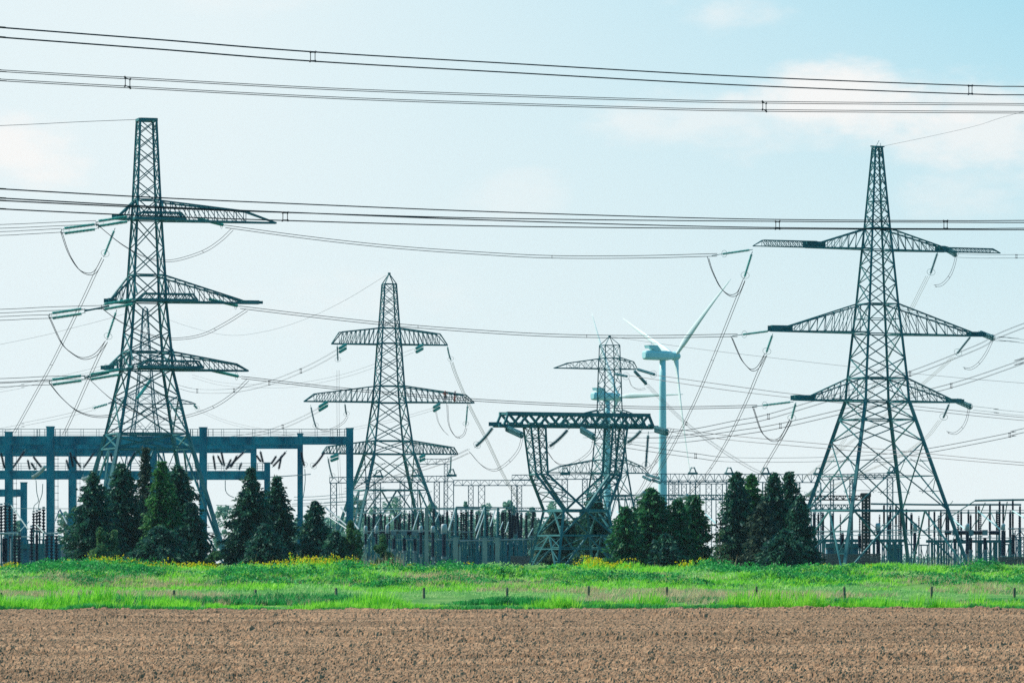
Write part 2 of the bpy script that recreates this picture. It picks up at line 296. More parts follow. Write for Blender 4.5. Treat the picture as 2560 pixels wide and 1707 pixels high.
# fence posts along the foot of the bank
ORD = [w for w in 'first second third fourth fifth sixth seventh eighth ninth tenth eleventh twelfth thirteenth fourteenth fifteenth sixteenth seventeenth eighteenth nineteenth twentieth'.split()]; ORD += ['twenty-'+w for w in ORD[:9]]+['thirtieth']+['thirty-'+w for w in ORD[:9]]+['fortieth']
for i, (px, py) in enumerate(((2, 1480), (222, 1476), (436, 1474), (640, 1473), (842, 1469), (1060, 1468), (1268, 1468), (1472, 1464), (1668, 1466), (1890, 1465), (2112, 1466), (2328, 1465), (2536, 1468))):
    X0 = (px-1280)*198/F; zt = HC+(Y0-py)*198/F; zb = float(bank_z(np.array([X0]), np.array([198.]))[0])-.2
    t = MB(); ln = random.uniform(-.03, .03); t.tube([(X0, 198, zb), (X0+ln, 198, zt-.03), (X0+ln, 198, zt)], .06, 7, [.062, .058, .045])
    o = t.build('fence_post', M['wood']); tag(o, f'weathered wooden fence post in the bank grass, {ORD[i]} of the row counted from the left', 'fence post', 'fence posts along the foot of the bank')
# ------------------------------------------------------------------ lattice pylons
def tower(label, cx, s, yaw, prof, panels, arms, lw, bw, m, group='lattice pylons', base_py=None, cap=None, name='lattice_pylon', steps=()):
    D = s*F; bx = (cx-1280)*s; c, sn = math.cos(yaw), math.sin(yaw); zz = lambda py: HC+(Y0-py)*s
    pr = sorted(((zz(py), a*s) for py, a in prof)); pz = [p[0] for p in pr]; pa = [p[1] for p in pr]
    hw = lambda z: float(np.interp(z, pz, pa)) if z >= pz[0] else pa[0]+(pz[0]-z)*(pa[0]-pa[1])/(pz[1]-pz[0])
    Wd = lambda lx, ly, z: np.array((bx+lx*c-ly*sn, D+lx*sn+ly*c, z))
    SG = ((1, 1), (-1, 1), (-1, -1), (1, -1))
    Cn = lambda k, z: Wd(SG[k % 4][0]*hw(z), SG[k % 4][1]*hw(z), z)
    lxof = lambda px: ((px-1280)*D-F*bx)/(F*c-(px-1280)*sn)
    T = thing(name, label, 'pylon', (bx, D, 0), group)
    zt, zb = pz[-1], 0.0
    for k in range(4):
        b = MB(); zs = [zb]+[z for z in pz if z > 0.3]
        for z0, z1 in zip(zs[:-1], zs[1:]):
            f = 1-.45*(z0/zt); b.bar(Cn(k, z0), Cn(k, z1), lw*f)
        b.build('leg', M[m], T)
    b = MB()
    for p in panels:
        z1, z2, ty = zz(p[0]), (0.0 if p[1] is None else zz(p[1])), p[2]; f = bw*(1.05-.45*(z1/zt)); zm = (z1+z2)/2
        for k in range(4):
            A, B, C_, D_ = Cn(k, z1), Cn(k+1, z1), Cn(k, z2), Cn(k+1, z2)
            if 'h' in ty: b.bar(A, B, f*1.15)
            if 'X' in ty: b.bar(A, D_, f); b.bar(B, C_, f*.95)
            if 'm' in ty:
                E, G = Cn(k, zm), Cn(k+1, zm); b.bar(E, G, f*.8)
            if 's' in ty:                                       # secondary bracing of a large X panel
                ctr = (A+B+C_+D_)/4
                for (q, w_) in ((A, C_), (B, D_)):
                    for u in (.28, .72):
                        lp = q+(w_-q)*u; dp = (q if u < .5 else w_); dp = dp+(ctr-dp)*(.56); b.bar(lp, dp, f*.5)
                    b.bar(q+(w_-q)*.5, q+(ctr-q)*.5, f*.5); b.bar(q+(w_-q)*.5, w_+(ctr-w_)*.5, f*.5)
            if 'K' in ty:                                       # inverted V from the middle of the upper rail to the feet
                Mid = (A+B)/2; b.bar(Mid, C_, f*1.25); b.bar(Mid, D_, f*1.25)
                for q, w_ in ((A, C_), (B, D_)):
                    for u in (.33, .66): b.bar(q+(w_-q)*u, Mid+(w_-Mid)*u, f*.55)
                    b.bar(q+(w_-q)*.33, Mid+(w_-Mid)*.66, f*.5); b.bar(q, Mid+(w_-Mid)*.33, f*.5)
        if 'p' in ty: b.bar(Cn(0, z1), Cn(2, z1), f*.7); b.bar(Cn(1, z1), Cn(3, z1), f*.7)
    b.build('lattice_body', M[m], T)
    if cap:
        b = MB(); z = zz(cap[0])
        if cap[1] == 'flat':
            h = cap[2]*s
            for k in range(4): b.bar(Cn(k, z-h/2), Cn(k+1, z-h/2), h, h)
            b.bar(Cn(0, z-h/2), Cn(2, z-h/2), h*.6)
        elif cap[1] == 'point':
            for k in range(4): b.bar(Cn(k, zt), Wd(0, 0, z), bw*.7)
            b.bar(Wd(-.2, 0, z), Wd(.2, 0, z), bw*1.8)
        else:
            for k in range(4): b.bar(Cn(k, zt), Cn(k+1, zt), bw*1.4)
            b.bar(Wd(-.9, 0, zt+.08), Wd(.95, 0, zt+.08), bw); b.bar(Wd(-.2, 0, zt), Wd(.25, 0, zt+.8), .05); b.bar(Wd(.45, 0, zt), Wd(.45, 0, zt+.5), .05)
        b.build('peak', M[m], T)
    for a in arms:
        sd = a['side']; zb_, zt_ = zz(a['yb']), zz(a['yt']); ab, at = hw(zb_), hw(zt_); tip = lxof(a['tip']); kx = lxof(a['kx']); kz = zz(a['yk']); w = bw*.95; n = a.get('n', 7); tw = a.get('tw', .45)
        b = MB(); lo = []; hi = []
        for sy in (1, -1):
            B0, B1 = Wd(sd*ab, sy*ab, zb_), Wd(tip, sy*tw*.4, zb_); T0, T1 = Wd(sd*at, sy*at, zt_), Wd(kx, sy*tw, kz)
            lk = abs(kx-sd*ab)/abs(tip-sd*ab); Bk = B0+(B1-B0)*lk
            b.bar(B0, B1, w*1.25); b.bar(T0, T1, w*1.15); b.bar(T1, B1, w*.9)
            lo.append([B0+(Bk-B0)*u for u in np.linspace(0, 1, n+1)]); hi.append([T0+(T1-T0)*u for u in np.linspace(0, 1, n+1)])
            for i in range(n):
                b.bar(lo[-1][i+1], hi[-1][i+1], w*.55)
                if i % 2 or not a.get('alt'): b.bar(hi[-1][i], lo[-1][i+1], w*.5)
                else: b.bar(lo[-1][i], hi[-1][i+1], w*.5)
        for i in range(n):
            b.bar(lo[0][i], lo[1][i+1], w*.6); b.bar(lo[1][i], lo[0][i+1], w*.6); b.bar(lo[0][i+1], lo[1][i+1], w*.7); b.bar(hi[0][i], hi[1][i+1], w*.4)
        if a.get('block'):                                      # boxed-in arm end
            for i in range(5):
                q = kx+(tip-kx)*i/4.; b.bar(Wd(q, 0, zb_-.05), Wd(q, 0, kz), tw*1.7, .10)
            b.bar(Wd(kx, 0, (zb_+kz)/2), Wd(tip, 0, (zb_+kz)/2), max(.25, tw), abs(kz-zb_)+.12)
        if a.get('ext'):                                        # slim lattice extension beyond the boxed end
            e0, e1, ze = lxof(a['ext'][0]), lxof(a['ext'][1]), zz(a['ext'][2]); sl_ = e0+(e1-e0)*.84
            for sy in (1, -1):
                b.bar(Wd(e0, sy*.35, zb_), Wd(e1, 0, zb_), w*.8); b.bar(Wd(e0, sy*.35, ze), Wd(sl_, sy*.3, ze), w*.8); b.bar(Wd(sl_, sy*.3, ze), Wd(e1, 0, zb_), w*.7)
                for i in range(12):
                    p0, p1 = e0+(sl_-e0)*i/12, e0+(sl_-e0)*(i+1)/12; b.bar(Wd(p0, sy*.34, zb_), Wd(p1, sy*.34, ze), w*.45); b.bar(Wd(p1, sy*.34, ze), Wd(p1, sy*.34, zb_), w*.45)
        b.build('crossarm', M[m], T)
    return T, Wd, zz, hw
R_ = math.radians
SQ = lambda d: math.sqrt(2)*math.cos(R_(45-d))
# right pylon
k = 1/1.325
right_prof = [(y, o*k) for y, o in ((368, 12), (570, 32), (625, 38), (760, 52), (835, 61), (945, 74), (1003, 79), (1439, 232))]
right_panels = [(368, 400, 'X'), (400, 430, 'X'), (430, 466, 'X'), (466, 504, 'X'), (504, 536, 'hX'), (536, 570, 'X'), (570, 625, 'hXp'), (625, 663, 'hX'), (663, 709, 'X'), (709, 758, 'X'), (760, 835, 'hXmp'), (835, 895, 'hX'), (895, 945, 'X'),
                (945, 1003, 'hXp'), (1003, 1049, 'hX'), (1049, 1104, 'hX'), (1104, 1276, 'Xms'), (1276, None, 'hKp')]
right_arms = [dict(side=-1, tip=2015, kx=2055, yb=623, yt=571, yk=609, n=6, tw=.5, block=1, ext=(2040, 1882, 608)), dict(side=1, tip=2362, kx=2346, yb=625, yt=572, yk=612, n=7, tw=.5, block=1, ext=(2366, 2501, 615)),
              dict(side=-1, tip=1928, kx=1973, yb=832, yt=759, yk=819, n=9, tw=.5, block=1), dict(side=1, tip=2456, kx=2424, yb=835, yt=760, yk=826, n=8, tw=.5, block=1),
              dict(side=-1, tip=1985, kx=2030, yb=1002, yt=945, yk=991, n=6, tw=.5, block=1), dict(side=1, tip=2402, kx=2372, yb=1003, yt=946, yk=995, n=6, tw=.5, block=1)]
SR = .0484
tower('tall teal tension pylon with a pointed top standing at the right of the picture', 2193, SR, R_(21), right_prof, right_panels, right_arms, .36, .145, 'steel', cap=(367, 'open'))
# left pylon
k = 1/1.255
left_prof = [(y, o*k) for y, o in ((299, 25.8), (500, 36.4), (551, 39), (688, 48.5), (756, 51), (880, 65), (925, 68), (1085, 108), (1439, 219))]
left_panels = [(303, 337, 'X'), (337, 374, 'X'), (374, 411, 'X'), (411, 457, 'X'), (457, 500, 'X'), (500, 551, 'hXp'), (551, 621, 'hX'), (621, 688, 'X'), (688, 756, 'hXp'), (756, 831, 'hX'), (831, 880, 'X'), (880, 925, 'hXp'), (925, 990, 'hX'), (990, 1085, 'Xs'),
               (1085, 1122, 'hXp'), (1122, None, 'hKp')]
left_arms = [dict(side=1, tip=690, kx=612, yb=551, yt=503, yk=524, n=9, tw=.6), dict(side=-1, tip=290, kx=300, yb=549, yt=503, yk=538, n=2, tw=.6, block=1),
             dict(side=1, tip=647, kx=603, yb=754, yt=690, yk=748, n=8, tw=.6, block=1), dict(side=-1, tip=270, kx=280, yb=757, yt=690, yk=748, n=3, tw=.6, block=1),
             dict(side=1, tip=620, kx=590, yb=924, yt=880, yk=908, n=7, tw=.6), dict(side=-1, tip=262, kx=275, yb=924, yt=882, yk=915, n=3, tw=.6, block=1)]
LT, LW, LZ, LH = tower('tall teal tension pylon with a flat square top standing at the left among spruces', 366.5, SR, R_(17), left_prof, left_panels, left_arms, .40, .17, 'steel', cap=(297, 'flat', 7))
for py, (x0, x1) in ((545, (325, 452)), (748, (330, 480)), (915, (330, 490))):     # broad near-side arms carrying the second circuit
    b = MB(); z = LZ(py+5); a = LH(z); s0, s1 = (x0-366)*SR, (x1-366)*SR
    for yl in (-a-.2, -a-1.6):
        b.bar(LW(s0, yl, z), LW(s1, yl, z), .34); b.bar(LW(s0+.8, yl, z+.75), LW(s1-.6, yl, z+.75), .2); b.bar(LW(s1-.6, yl, z+.75), LW(s1, yl, z), .2); b.bar(LW(s0+.8, yl, z+.75), LW(s0, yl, z), .2)
        for u in np.linspace(s0+.8, s1-.6, 9)[:-1]: b.bar(LW(u, yl, z), LW(u+.6, yl, z+.75), .09)
    for u in np.linspace(s0, s1, 5): b.bar(LW(u, -a-.2, z), LW(u, -a-1.6, z), .2)
    for sx in (-a, a): b.bar(LW(sx, -a, z+2.2), LW(sx, -a-1.6, z+.75), .16); b.bar(LW(sx, -a, z), LW(sx, -a-1.6, z), .25)
    b.build('crossarm', M['steel'], LT)
# middle pylon
k = 1/1.255; SM = .0667
mid_prof = [(y, o*k) for y, o in ((710, 18.5), (820, 27), (858, 31), (965, 39), (1007, 44), (1102, 59), (1135, 64), (1428, 171))]
mid_panels = [(710, 738, 'hX'), (738, 765, 'X'), (765, 792, 'X'), (792, 820, 'X'), (820, 858, 'hX'), (858, 893, 'hX'), (893, 928, 'X'), (928, 965, 'X'), (965, 1007, 'hX'), (1007, 1057, 'hX'), (1057, 1102, 'X'), (1102, 1135, 'hX'), (1135, 1225, 'hXs'), (1225, None, 'hKp')]
mid_arms = []
for yb, yt, xl, kl, ykl, xr, kr, ykr, n in ((861, 820, 830, 851, 832, 1117, 1096, 834, 9), (1005, 965, 761, 788, 986, 1184, 1161, 986, 11), (1134, 1102, 806, 820, 1117, 1143, 1131, 1118, 12)):
    mid_arms += [dict(side=-1, tip=xl, kx=kl, yb=yb, yt=yt, yk=ykl, n=n, tw=1.1), dict(side=1, tip=xr, kx=kr, yb=yb, yt=yt, yk=ykr, n=n, tw=1.1)]
MT, MW, MZ, MHW = tower('mid-distance pylon with three deep box arms behind the concrete gantry end', 973, SM, R_(16), mid_prof, mid_panels, mid_arms, .40, .18, 'steel', cap=(684, 'point'))
# small pylon behind the portal tower
k = 1/1.337; SS = .069
small_prof = [(y, o*k) for y, o in ((863, 26), (895, 27), (924, 28.7), (1034, 32), (1149, 43), (1181, 46), (1425, 88))]
small_panels = [(863, 895, 'hX'), (895, 924, 'hX'), (924, 962, 'hX'), (962, 998, 'X'), (998, 1034, 'X'), (1034, 1060, 'hX'), (1060, 1105, 'hX'), (1105, 1149, 'X'), (1149, 1183, 'hX'), (1183, 1240, 'hX'), (1240, None, 'hK')]
small_arms = [dict(side=-1, tip=1386, kx=1421, yb=922, yt=896, yk=909, n=5, tw=.8, alt=1), dict(side=1, tip=1592, kx=1580, yb=922, yt=894, yk=904, n=3, tw=.8, alt=1),
              dict(side=-1, tip=1405, kx=1442, yb=1061, yt=1024, yk=1038, n=4, tw=.8, alt=1), dict(side=1, tip=1604, kx=1584, yb=1061, yt=1024, yk=1036, n=3, tw=.8, alt=1),
              dict(side=-1, tip=1366, kx=1402, yb=1182, yt=1149, yk=1166, n=6, tw=.8, alt=1), dict(side=1, tip=1620, kx=1602, yb=1182, yt=1149, yk=1166, n=4, tw=.8, alt=1)]
tower('slim pylon with a pyramid cap rising behind the portal tower', 1524, SS, R_(22), small_prof, small_panels, small_arms, .28, .14, 'steel', cap=(841, 'point'))
# far pylon seen through the left one
SF = .088
far_prof = [(y, o/1.25) for y, o in ((772, 7), (908, 17), (1009, 27), (1120, 47), (1420, 100))]
far_panels = [(772, 800, 'X'), (800, 828, 'X'), (828, 856, 'X'), (856, 880, 'X'), (880, 908, 'hX'), (908, 935, 'hX'), (935, 962, 'X'), (962, 985, 'X'), (985, 1009, 'hX'), (1009, 1045, 'hX'), (1045, 1120, 'Xs'), (1120, 1250, 'hX'), (1250, None, 'hK')]
far_arms = [dict(side=1, tip=478, kx=470, yb=911, yt=886, yk=908, n=6), dict(side=-1, tip=285, kx=292, yb=911, yt=886, yk=908, n=5), dict(side=1, tip=490, kx=480, yb=1009, yt=980, yk=1005, n=6), dict(side=-1, tip=270, kx=278, yb=1009, yt=980, yk=1005, n=5)]
tower('far thin pylon seen through the lattice of the flat-topped pylon', 363, SF, R_(14), far_prof, far_panels, far_arms, .30, .13, 'steel_far', cap=(768, 'point'))
# ------------------------------------------------------------------ portal tower (wine-glass legs under one heavy truss)
SD = .050; DD = SD*F; yw = R_(24); c_, s_ = math.cos(yw), math.sin(yw); DX = (1439-1280)*SD
dW = lambda lx, ly, z: np.array((DX+lx*c_-ly*s_, DD+lx*s_+ly*c_, z)); dz_ = lambda py: HC+(Y0-py)*SD
T = thing('portal_tower', 'portal line tower with splayed wine-glass legs under one heavy horizontal truss', 'pylon', (DX, DD, 0), 'lattice pylons')
zt, zb = dz_(1036), dz_(1066); w2 = 1.15; lx0 = lambda px: (px-1439)*SD/c_
b = MB()
for ly in (-w2, w2):
    b.bar(dW(lx0(1258), ly, zt), dW(lx0(1617), ly, zt), .42); b.bar(dW(lx0(1240), ly*.7, zb), dW(lx0(1640), ly*.7, zb), .42)
    b.bar(dW(lx0(1262), ly, zt), dW(lx0(1250), ly, zb), .26); b.bar(dW(lx0(1614), ly, zt), dW(lx0(1626), ly, zb), .3)
    xs = np.linspace(lx0(1262), lx0(1614), 15)
    for i in range(14):
        a_, e_ = (zt, zb) if i % 2 == 0 else (zb, zt); b.bar(dW(xs[i], ly, a_), dW(xs[i+1], ly, e_), .27)
for u in np.linspace(lx0(1262), lx0(1614), 15):
    b.bar(dW(u, -w2, zb), dW(u, w2, zb), .22); b.bar(dW(u, -w2, zt), dW(u, w2, zt), .2); b.bar(dW(u, -w2, zb+.25), dW(u+.55, -w2, zb+.25), .4, .3)
b.box(*[v for v in (DX+lx0(1240)*c_-.9, DX+lx0(1240)*c_+.7, DD+lx0(1240)*s_-.5, DD+lx0(1240)*s_+.5, zb-.05, zb+.42)])
b.build('beam', M['steel'], T)
z1, z2, z3 = dz_(1186), dz_(1276), 0.0; A2, A3 = 60*SD, 92*SD
cor = ((1, 1), (-1, 1), (-1, -1), (1, -1))
for side in (-1, 1):
    b = MB(); c0, c1 = side*lx0(1439+103), side*lx0(1439+92); h0, h1 = 20*SD, 16*SD
    top = [dW(c0+sx*h0, sy*w2, zb) for sx, sy in cor]; bend = [dW(c1+sx*h1, sy*.95, z1) for sx, sy in cor]
    foot = [dW((side*A2 if sx == side else side*(-.1)), sy*A2, z2) for sx, sy in cor]
    for k in range(4):
        b.bar(top[k], bend[k], .26); b.bar(bend[k], foot[k], .28)
        k2 = (k+1) % 4
        for i in range(4):
            p0, p1 = top[k]+(bend[k]-top[k])*i/4., top[k2]+(bend[k2]-top[k2])*i/4.; q0, q1 = top[k]+(bend[k]-top[k])*(i+1)/4., top[k2]+(bend[k2]-top[k2])*(i+1)/4.
            b.bar(p0, q1, .085); b.bar(p1, q0, .085)
            if i % 2: b.bar(p0, p1, .09)
        b.bar(bend[k], bend[k2], .2)
        for i in range(1, 4):
            u = i/4.; p0, p1 = bend[k]+(foot[k]-bend[k])*u, bend[k2]+(foot[k2]-bend[k2])*u; b.bar(p0, p1, .1); q1 = bend[k2]+(foot[k2]-bend[k2])*(u-.25); b.bar(p0, q1, .1)
    # the outer side legs also fan to the near corner of the frame
    b.build('leg', M['steel'], T)
b = MB(); g = lambda k, z: dW(cor[k % 4][0]*(A2+(A3-A2)*(z2-z)/z2), cor[k % 4][1]*(A2+(A3-A2)*(z2-z)/z2), z)
for k in range(4):
    b.bar(g(k, z2), g(k, 0), .32); b.bar(g(k, z2), g(k+1, z2), .34); zm = dz_(1338); zl = dz_(1372)
    b.bar(g(k, zm), g(k+1, zm), .2); b.bar(g(k, zl), g(k+1, zl), .14); m0, m1 = (g(k, z2)+g(k+1, z2))/2, (g(k, zm)+g(k+1, zm))/2
    b.bar(m0, g(k, zm), .2); b.bar(m0, g(k+1, zm), .2); b.bar(m1, g(k, 0), .2); b.bar(m1, g(k+1, 0), .2)
    for u in (.3, .65):
        for kk in (k, k+1):
            b.bar(g(kk, z2+(zm-z2)*u), m0+(g(kk, zm)-m0)*u, .09); b.bar(g(kk, zm*(1-u)), m1+(g(kk, 0)-m1)*u, .1); b.bar(g(kk, zm*(1-u)), m1+(g(kk, 0)-m1)*(u-.28), .08)
b.bar(g(0, z2), g(2, z2), .16); b.bar(g(1, z2), g(3, z2), .16)
b.build('base_frame', M['steel'], T)
# ------------------------------------------------------------------ conductors
def bundle(label, pts, offs, r=.035, m='wire', spacers=(), group='overhead conductors', name='conductor_bundle', cat='power line', n=10, fr=None):
    pts = list(pts)                                            # spans that leave the view carry on well beyond it
    for end in (0, -1):
        if pts[end][0] <= -50 or pts[end][0] >= 2610:
            a, b_ = np.array(pts[end], float), np.array(pts[1 if end == 0 else -2], float); k = 900/max(60., abs(a[0]-b_[0])); q = a+(a-b_)*np.array((k, k*.8, k*.6)); q[2] = max(q[2], 120.)
            pts = [tuple(q)]+pts if end == 0 else pts+[tuple(q)]
    path = cr([P(*p) for p in pts], n); T = thing(name, label, cat, path[0], group)
    if len(offs) == 1 and not spacers:
        bpy.data.objects.remove(T); b = MB(); b.tube([p+np.array(offs[0]) for p in path], r, 5); o = b.build('overhead_wire', M[m]); return tag(o, label, cat, group)
    for f in offs:
        b = MB(); b.tube([p+np.array(f) for p in path], r, 5); b.build('conductor', M[m], T)
    P2 = np.array(path)
    for sx in spacers:                                          # clamp frame at a given photo column
        pxs = 1280+P2[:, 0]*F/P2[:, 1]; o_ = np.argsort(pxs); c = np.array([np.interp(sx, pxs[o_], P2[o_, i]) for i in range(3)])
        b = MB(); q = [c+np.array(f) for f in offs]; fr_ = fr or r*.9; ctr = sum(q)/len(q)
        for i in range(len(q)):
            b.bar(ctr+(q[i]-ctr)*.86, ctr+(q[(i+1) % len(q)]-ctr)*.86, fr_*1.3)
            b.bar(ctr+(q[i]-ctr)*.8, ctr+(q[i]-ctr)*1.14, fr_*2.4)
        b.build('spacer', M[m], T)
    return T
def quad(w, d, h, tw=0.): return [(-w/2, -d/2, h/2-tw), (w/2, d/2, h/2+tw), (w/2, d/2, -h/2+tw), (-w/2, -d/2, -h/2-tw)]
DL, DR = 240., 280.
dd = lambda px: DL+(DR-DL)*px/2560.
ln = lambda L_: [(x, y, dd(x)) for x, y in L_]
G1 = 'thick conductor bundles crossing in front'
bundle('topmost dark conductor bundle sagging across the whole sky', ln([(-60, 76), (0, 81.5), (400, 112), (782, 142), (1300, 172), (1840, 202), (2426, 225), (2620, 228)]), quad(.26, .42, .49, .023), .028, spacers=(782, 2426), group=G1, fr=.03)
bundle('second conductor bundle from the top, of four separate thin wires', ln([(-60, 185), (0, 189), (319, 207), (900, 237), (1600, 260), (1911, 266.5), (2620, 272)]), quad(.24, .42, .46, -.03), .020, spacers=(319, 1911), group=G1, fr=.03)
bundle('higher of the two converging bundles crossing the flat-topped pylon, upper arms level', ln([(-60, 480), (0, 484), (360, 504), (720, 520), (1250, 541), (1840, 557.5), (2364, 562), (2620, 561)]), quad(.26, .42, .46, .016), .026, spacers=(2364,), group=G1, fr=.03)
bundle('lower of the two converging bundles crossing the flat-topped pylon, upper arms level', ln([(-60, 508), (0, 512), (360, 529), (713, 541.5), (1250, 556), (1944, 563), (2620, 566)]), quad(.26, .42, .42, .016), .026, spacers=(713, 1944), group=G1, fr=.03)
tw = lambda h=.14: [(0, 0, h), (0, .35, -h)]
D1 = 581.
bundle('twin conductor from upper right arm of the flat-topped pylon to the pointed pylon', [(563, 566, 588), (770, 594, 586), (980, 617, 584), (1200, 633, 582), (1382, 642, 580), (1600, 642, 578), (1793, 637, 576)], tw(), .04, spacers=(1380,), group='conductors between the two tall pylons')
bundle('twin conductor from middle right arm of the flat-topped pylon to the pointed pylon', [(600, 768, 588), (800, 792, 586), (980, 811, 584), (1200, 828, 582), (1382, 838, 580), (1600, 841.5, 578), (1844, 838, 576)], tw(), .04, spacers=(1045, 1467), group='conductors between the two tall pylons')
bundle('twin conductor from lowest right arm of the flat-topped pylon to the pointed pylon', [(603, 943, 588), (871, 973, 586), (1197, 1000, 584), (1524, 1016, 580), (1700, 1019, 578), (1893, 1015, 576)], tw(.12), .04, group='conductors between the two tall pylons')
W4 = lambda h: quad(.25, .3, h)
LG = 'conductors leaving the flat-topped pylon to the left'
for nm, a in (('upper arms, nearer pair', [(152, 576, 575), (60, 581, 570), (-60, 586, 560)]), ('upper arms, farther pair', [(240, 556, 580), (120, 561, 575), (-60, 568, 570)]),
              ('middle arms, nearer pair', [(124, 791, 575), (60, 793, 570), (-60, 798, 560)]), ('middle arms, farther pair', [(254, 768, 580), (120, 772, 575), (-60, 780, 570)]),
              ('lowest arms, nearer pair', [(124, 957, 575), (60, 959, 570), (-60, 965, 560)]), ('lowest arms, farther pair', [(220, 943, 580), (120, 945, 575), (-60, 953, 570)])):
    bundle('twin conductor running to the left edge from the flat-topped pylon, '+nm, a, [(0, 0, .21), (0, .3, -.21)], .036, group=LG)
EG = 'thin earth wires'
one = [(0, 0, 0)]
bundle('thin earth wire from the flat pylon top to the left edge', [(338, 299.5, 581), (200, 305, 575), (-60, 317, 565)], one, .03, group=EG)
bundle('thin earth wire rising right from the peak of the pointed pylon', [(2203, 367, 581), (2327, 341, 560), (2440, 315, 545), (2620, 265, 520)], one, .016, group=EG)
bundle('thin sagging earth wire left of the mid-distance pylon peak', [(966, 688, 800), (860, 752, 830), (760, 799, 880), (660, 829, 930), (560, 837, 980), (440, 806, 1030), (364, 771, 1055)], one, .022, group=EG)
bundle('thin earth wire from the far pylon peak down to the left edge', [(362, 770, 1056), (200, 815, 1100), (-60, 872, 1160)], one, .03, group=EG)
bundle('thin earth wire from the pyramid-capped pylon peak down to the right edge', [(1525, 841, 828), (1700, 866, 800), (1852, 885, 780), (2122, 916, 740), (2300, 935, 720), (2620, 962, 680)], one, .026, group=EG)
QG = 'far conductor bundles'
bundle('twin wire from the slim pylon upper right arm towards the right edge', [(1640, 938, 815), (1840, 966, 790), (1985, 985, 770), (2284, 1015, 730), (2620, 1049, 690)], [(0, 0, 0), (.4, .5, 0)], .032, group=QG)
bundle('twin wire from the slim pylon upper arm, running just below its neighbour', [(1568, 938, 815), (1720, 961, 800), (1840, 978, 785), (2060, 1003, 760), (2300, 1025, 725), (2620, 1056, 690)], [(0, 0, 0), (.4, .5, 0)], .032, group=QG)
bundle('steeply dropping twin wire passing low behind the pointed pylon body, upper one', [(1668, 1070, 590), (1840, 1090, 575), (2200, 1122, 560), (2620, 1161, 540)], one, .034, group=QG)
bundle('steeply dropping wire passing low behind the pointed pylon body, lower one', [(1668, 1078, 590), (1840, 1101, 575), (2200, 1132, 560), (2620, 1167, 540)], one, .034, group=QG)
bundle('nearly level four-wire bundle sagging low behind the pointed pylon', [(1480, 1099, 610), (1600, 1119, 640), (1739, 1139, 660), (1840, 1149, 670), (2085, 1147, 690), (2281, 1132, 700), (2524, 1087, 710), (2620, 1063, 715)], W4(.6), .022, 'wire', (1739, 2120, 2524), QG, fr=.05)
bundle('upper four-wire bundle rising to the right edge behind the pointed pylon', [(1460, 1087, 610), (1680, 1085, 640), (1840, 1057, 655), (1921, 1041, 662), (2100, 988, 675), (2275, 934, 690), (2440, 869, 700), (2620, 792, 710)], W4(.66), .022, 'wire', (1921, 2275), QG, fr=.05)
bundle('lower four-wire bundle rising to the right edge behind the pointed pylon', [(1560, 1099, 610), (1700, 1100, 640), (1840, 1082, 655), (1951, 1064, 662), (2146, 1019, 675), (2378, 964, 690), (2560, 903, 700), (2620, 880, 705)], W4(.62), .022, 'wire', (1951, 2378), QG, fr=.05)
bundle('four-wire bundle from the mid pylon top arm left towards the far pylon', [(847, 877, 800), (800, 904, 830), (752, 927, 860), (673, 957, 910), (585, 976, 960), (493, 977, 1010), (440, 965, 1040)], W4(.75), .02, 'wire', (752, 673, 585, 493), QG, fr=.055)
bundle('four-wire bundle from the mid pylon top right string passing behind its body', [(1034, 876, 800), (960, 905, 830), (870, 936, 860), (780, 956, 890), (700, 965, 930), (560, 960, 1000), (480, 940, 1040)], [(0, 0, .3), (0, .5, -.3)], .02, 'wire', (), QG)
bundle('four-wire bundle from the mid pylon middle arm down behind the concrete gantry', [(800, 1023, 800), (755, 1046, 840), (707, 1066, 880), (640, 1085, 930), (500, 1105, 980)], W4(.6), .02, 'wire', (707,), QG, fr=.055)
bundle('pair of wires from the mid pylon middle right string to the gantry', [(1085, 1022, 800), (1000, 1046, 830), (900, 1068, 860), (780, 1085, 900), (600, 1098, 950)], [(0, 0, .2), (0, .4, -.2)], .02, 'wire', (), QG)
bundle('twin wire from the far pylon lower arm to the left edge', [(230, 1022, 1050), (150, 1042, 1080), (60, 1060, 1110), (-60, 1084, 1150)], [(0, 0, .35), (0, .4, -.35)], .03, 'wire', (), QG)
bundle('twin wire from the far pylon upper arm to the left edge', [(258, 918, 1050), (150, 944, 1080), (60, 962, 1110), (-60, 986, 1150)], [(0, 0, .35), (0, .4, -.35)], .026, 'wire', (), QG)
bundle('faint twin wire hanging between the far pylon right arm and gantry', [(492, 1023, 1050), (560, 1052, 1020), (640, 1072, 990), (760, 1092, 960)], [(0, 0, .25), (0, .4, -.25)], .02, 'wire', (), QG)
bundle('four-wire bundle from the left end of the portal truss to mid pylon lowest arm', [(1172, 1127, 610), (1130, 1146, 650), (1060, 1170, 700), (960, 1200, 760), (860, 1225, 800)], W4(.5), .022, 'wire', (), QG)
bundle('conductor pair dropping in front of the nearer turbine tower to the gantry', [(1681, 1072, 600), (1655, 1120, 640), (1625, 1175, 680), (1606, 1215, 700), (1585, 1245, 720)], [(-.15, 0, 0), (.2, .3, 0)], .034, 'wire', (), QG)
bundle('bundle slanting down right from the slim pylon string to the gantry', [(1618, 962, 830), (1660, 1005, 840), (1720, 1062, 850), (1800, 1122, 865), (1870, 1166, 880), (1910, 1186, 890)], W4(.5), .02, 'wire', (1716,), QG, fr=.05)
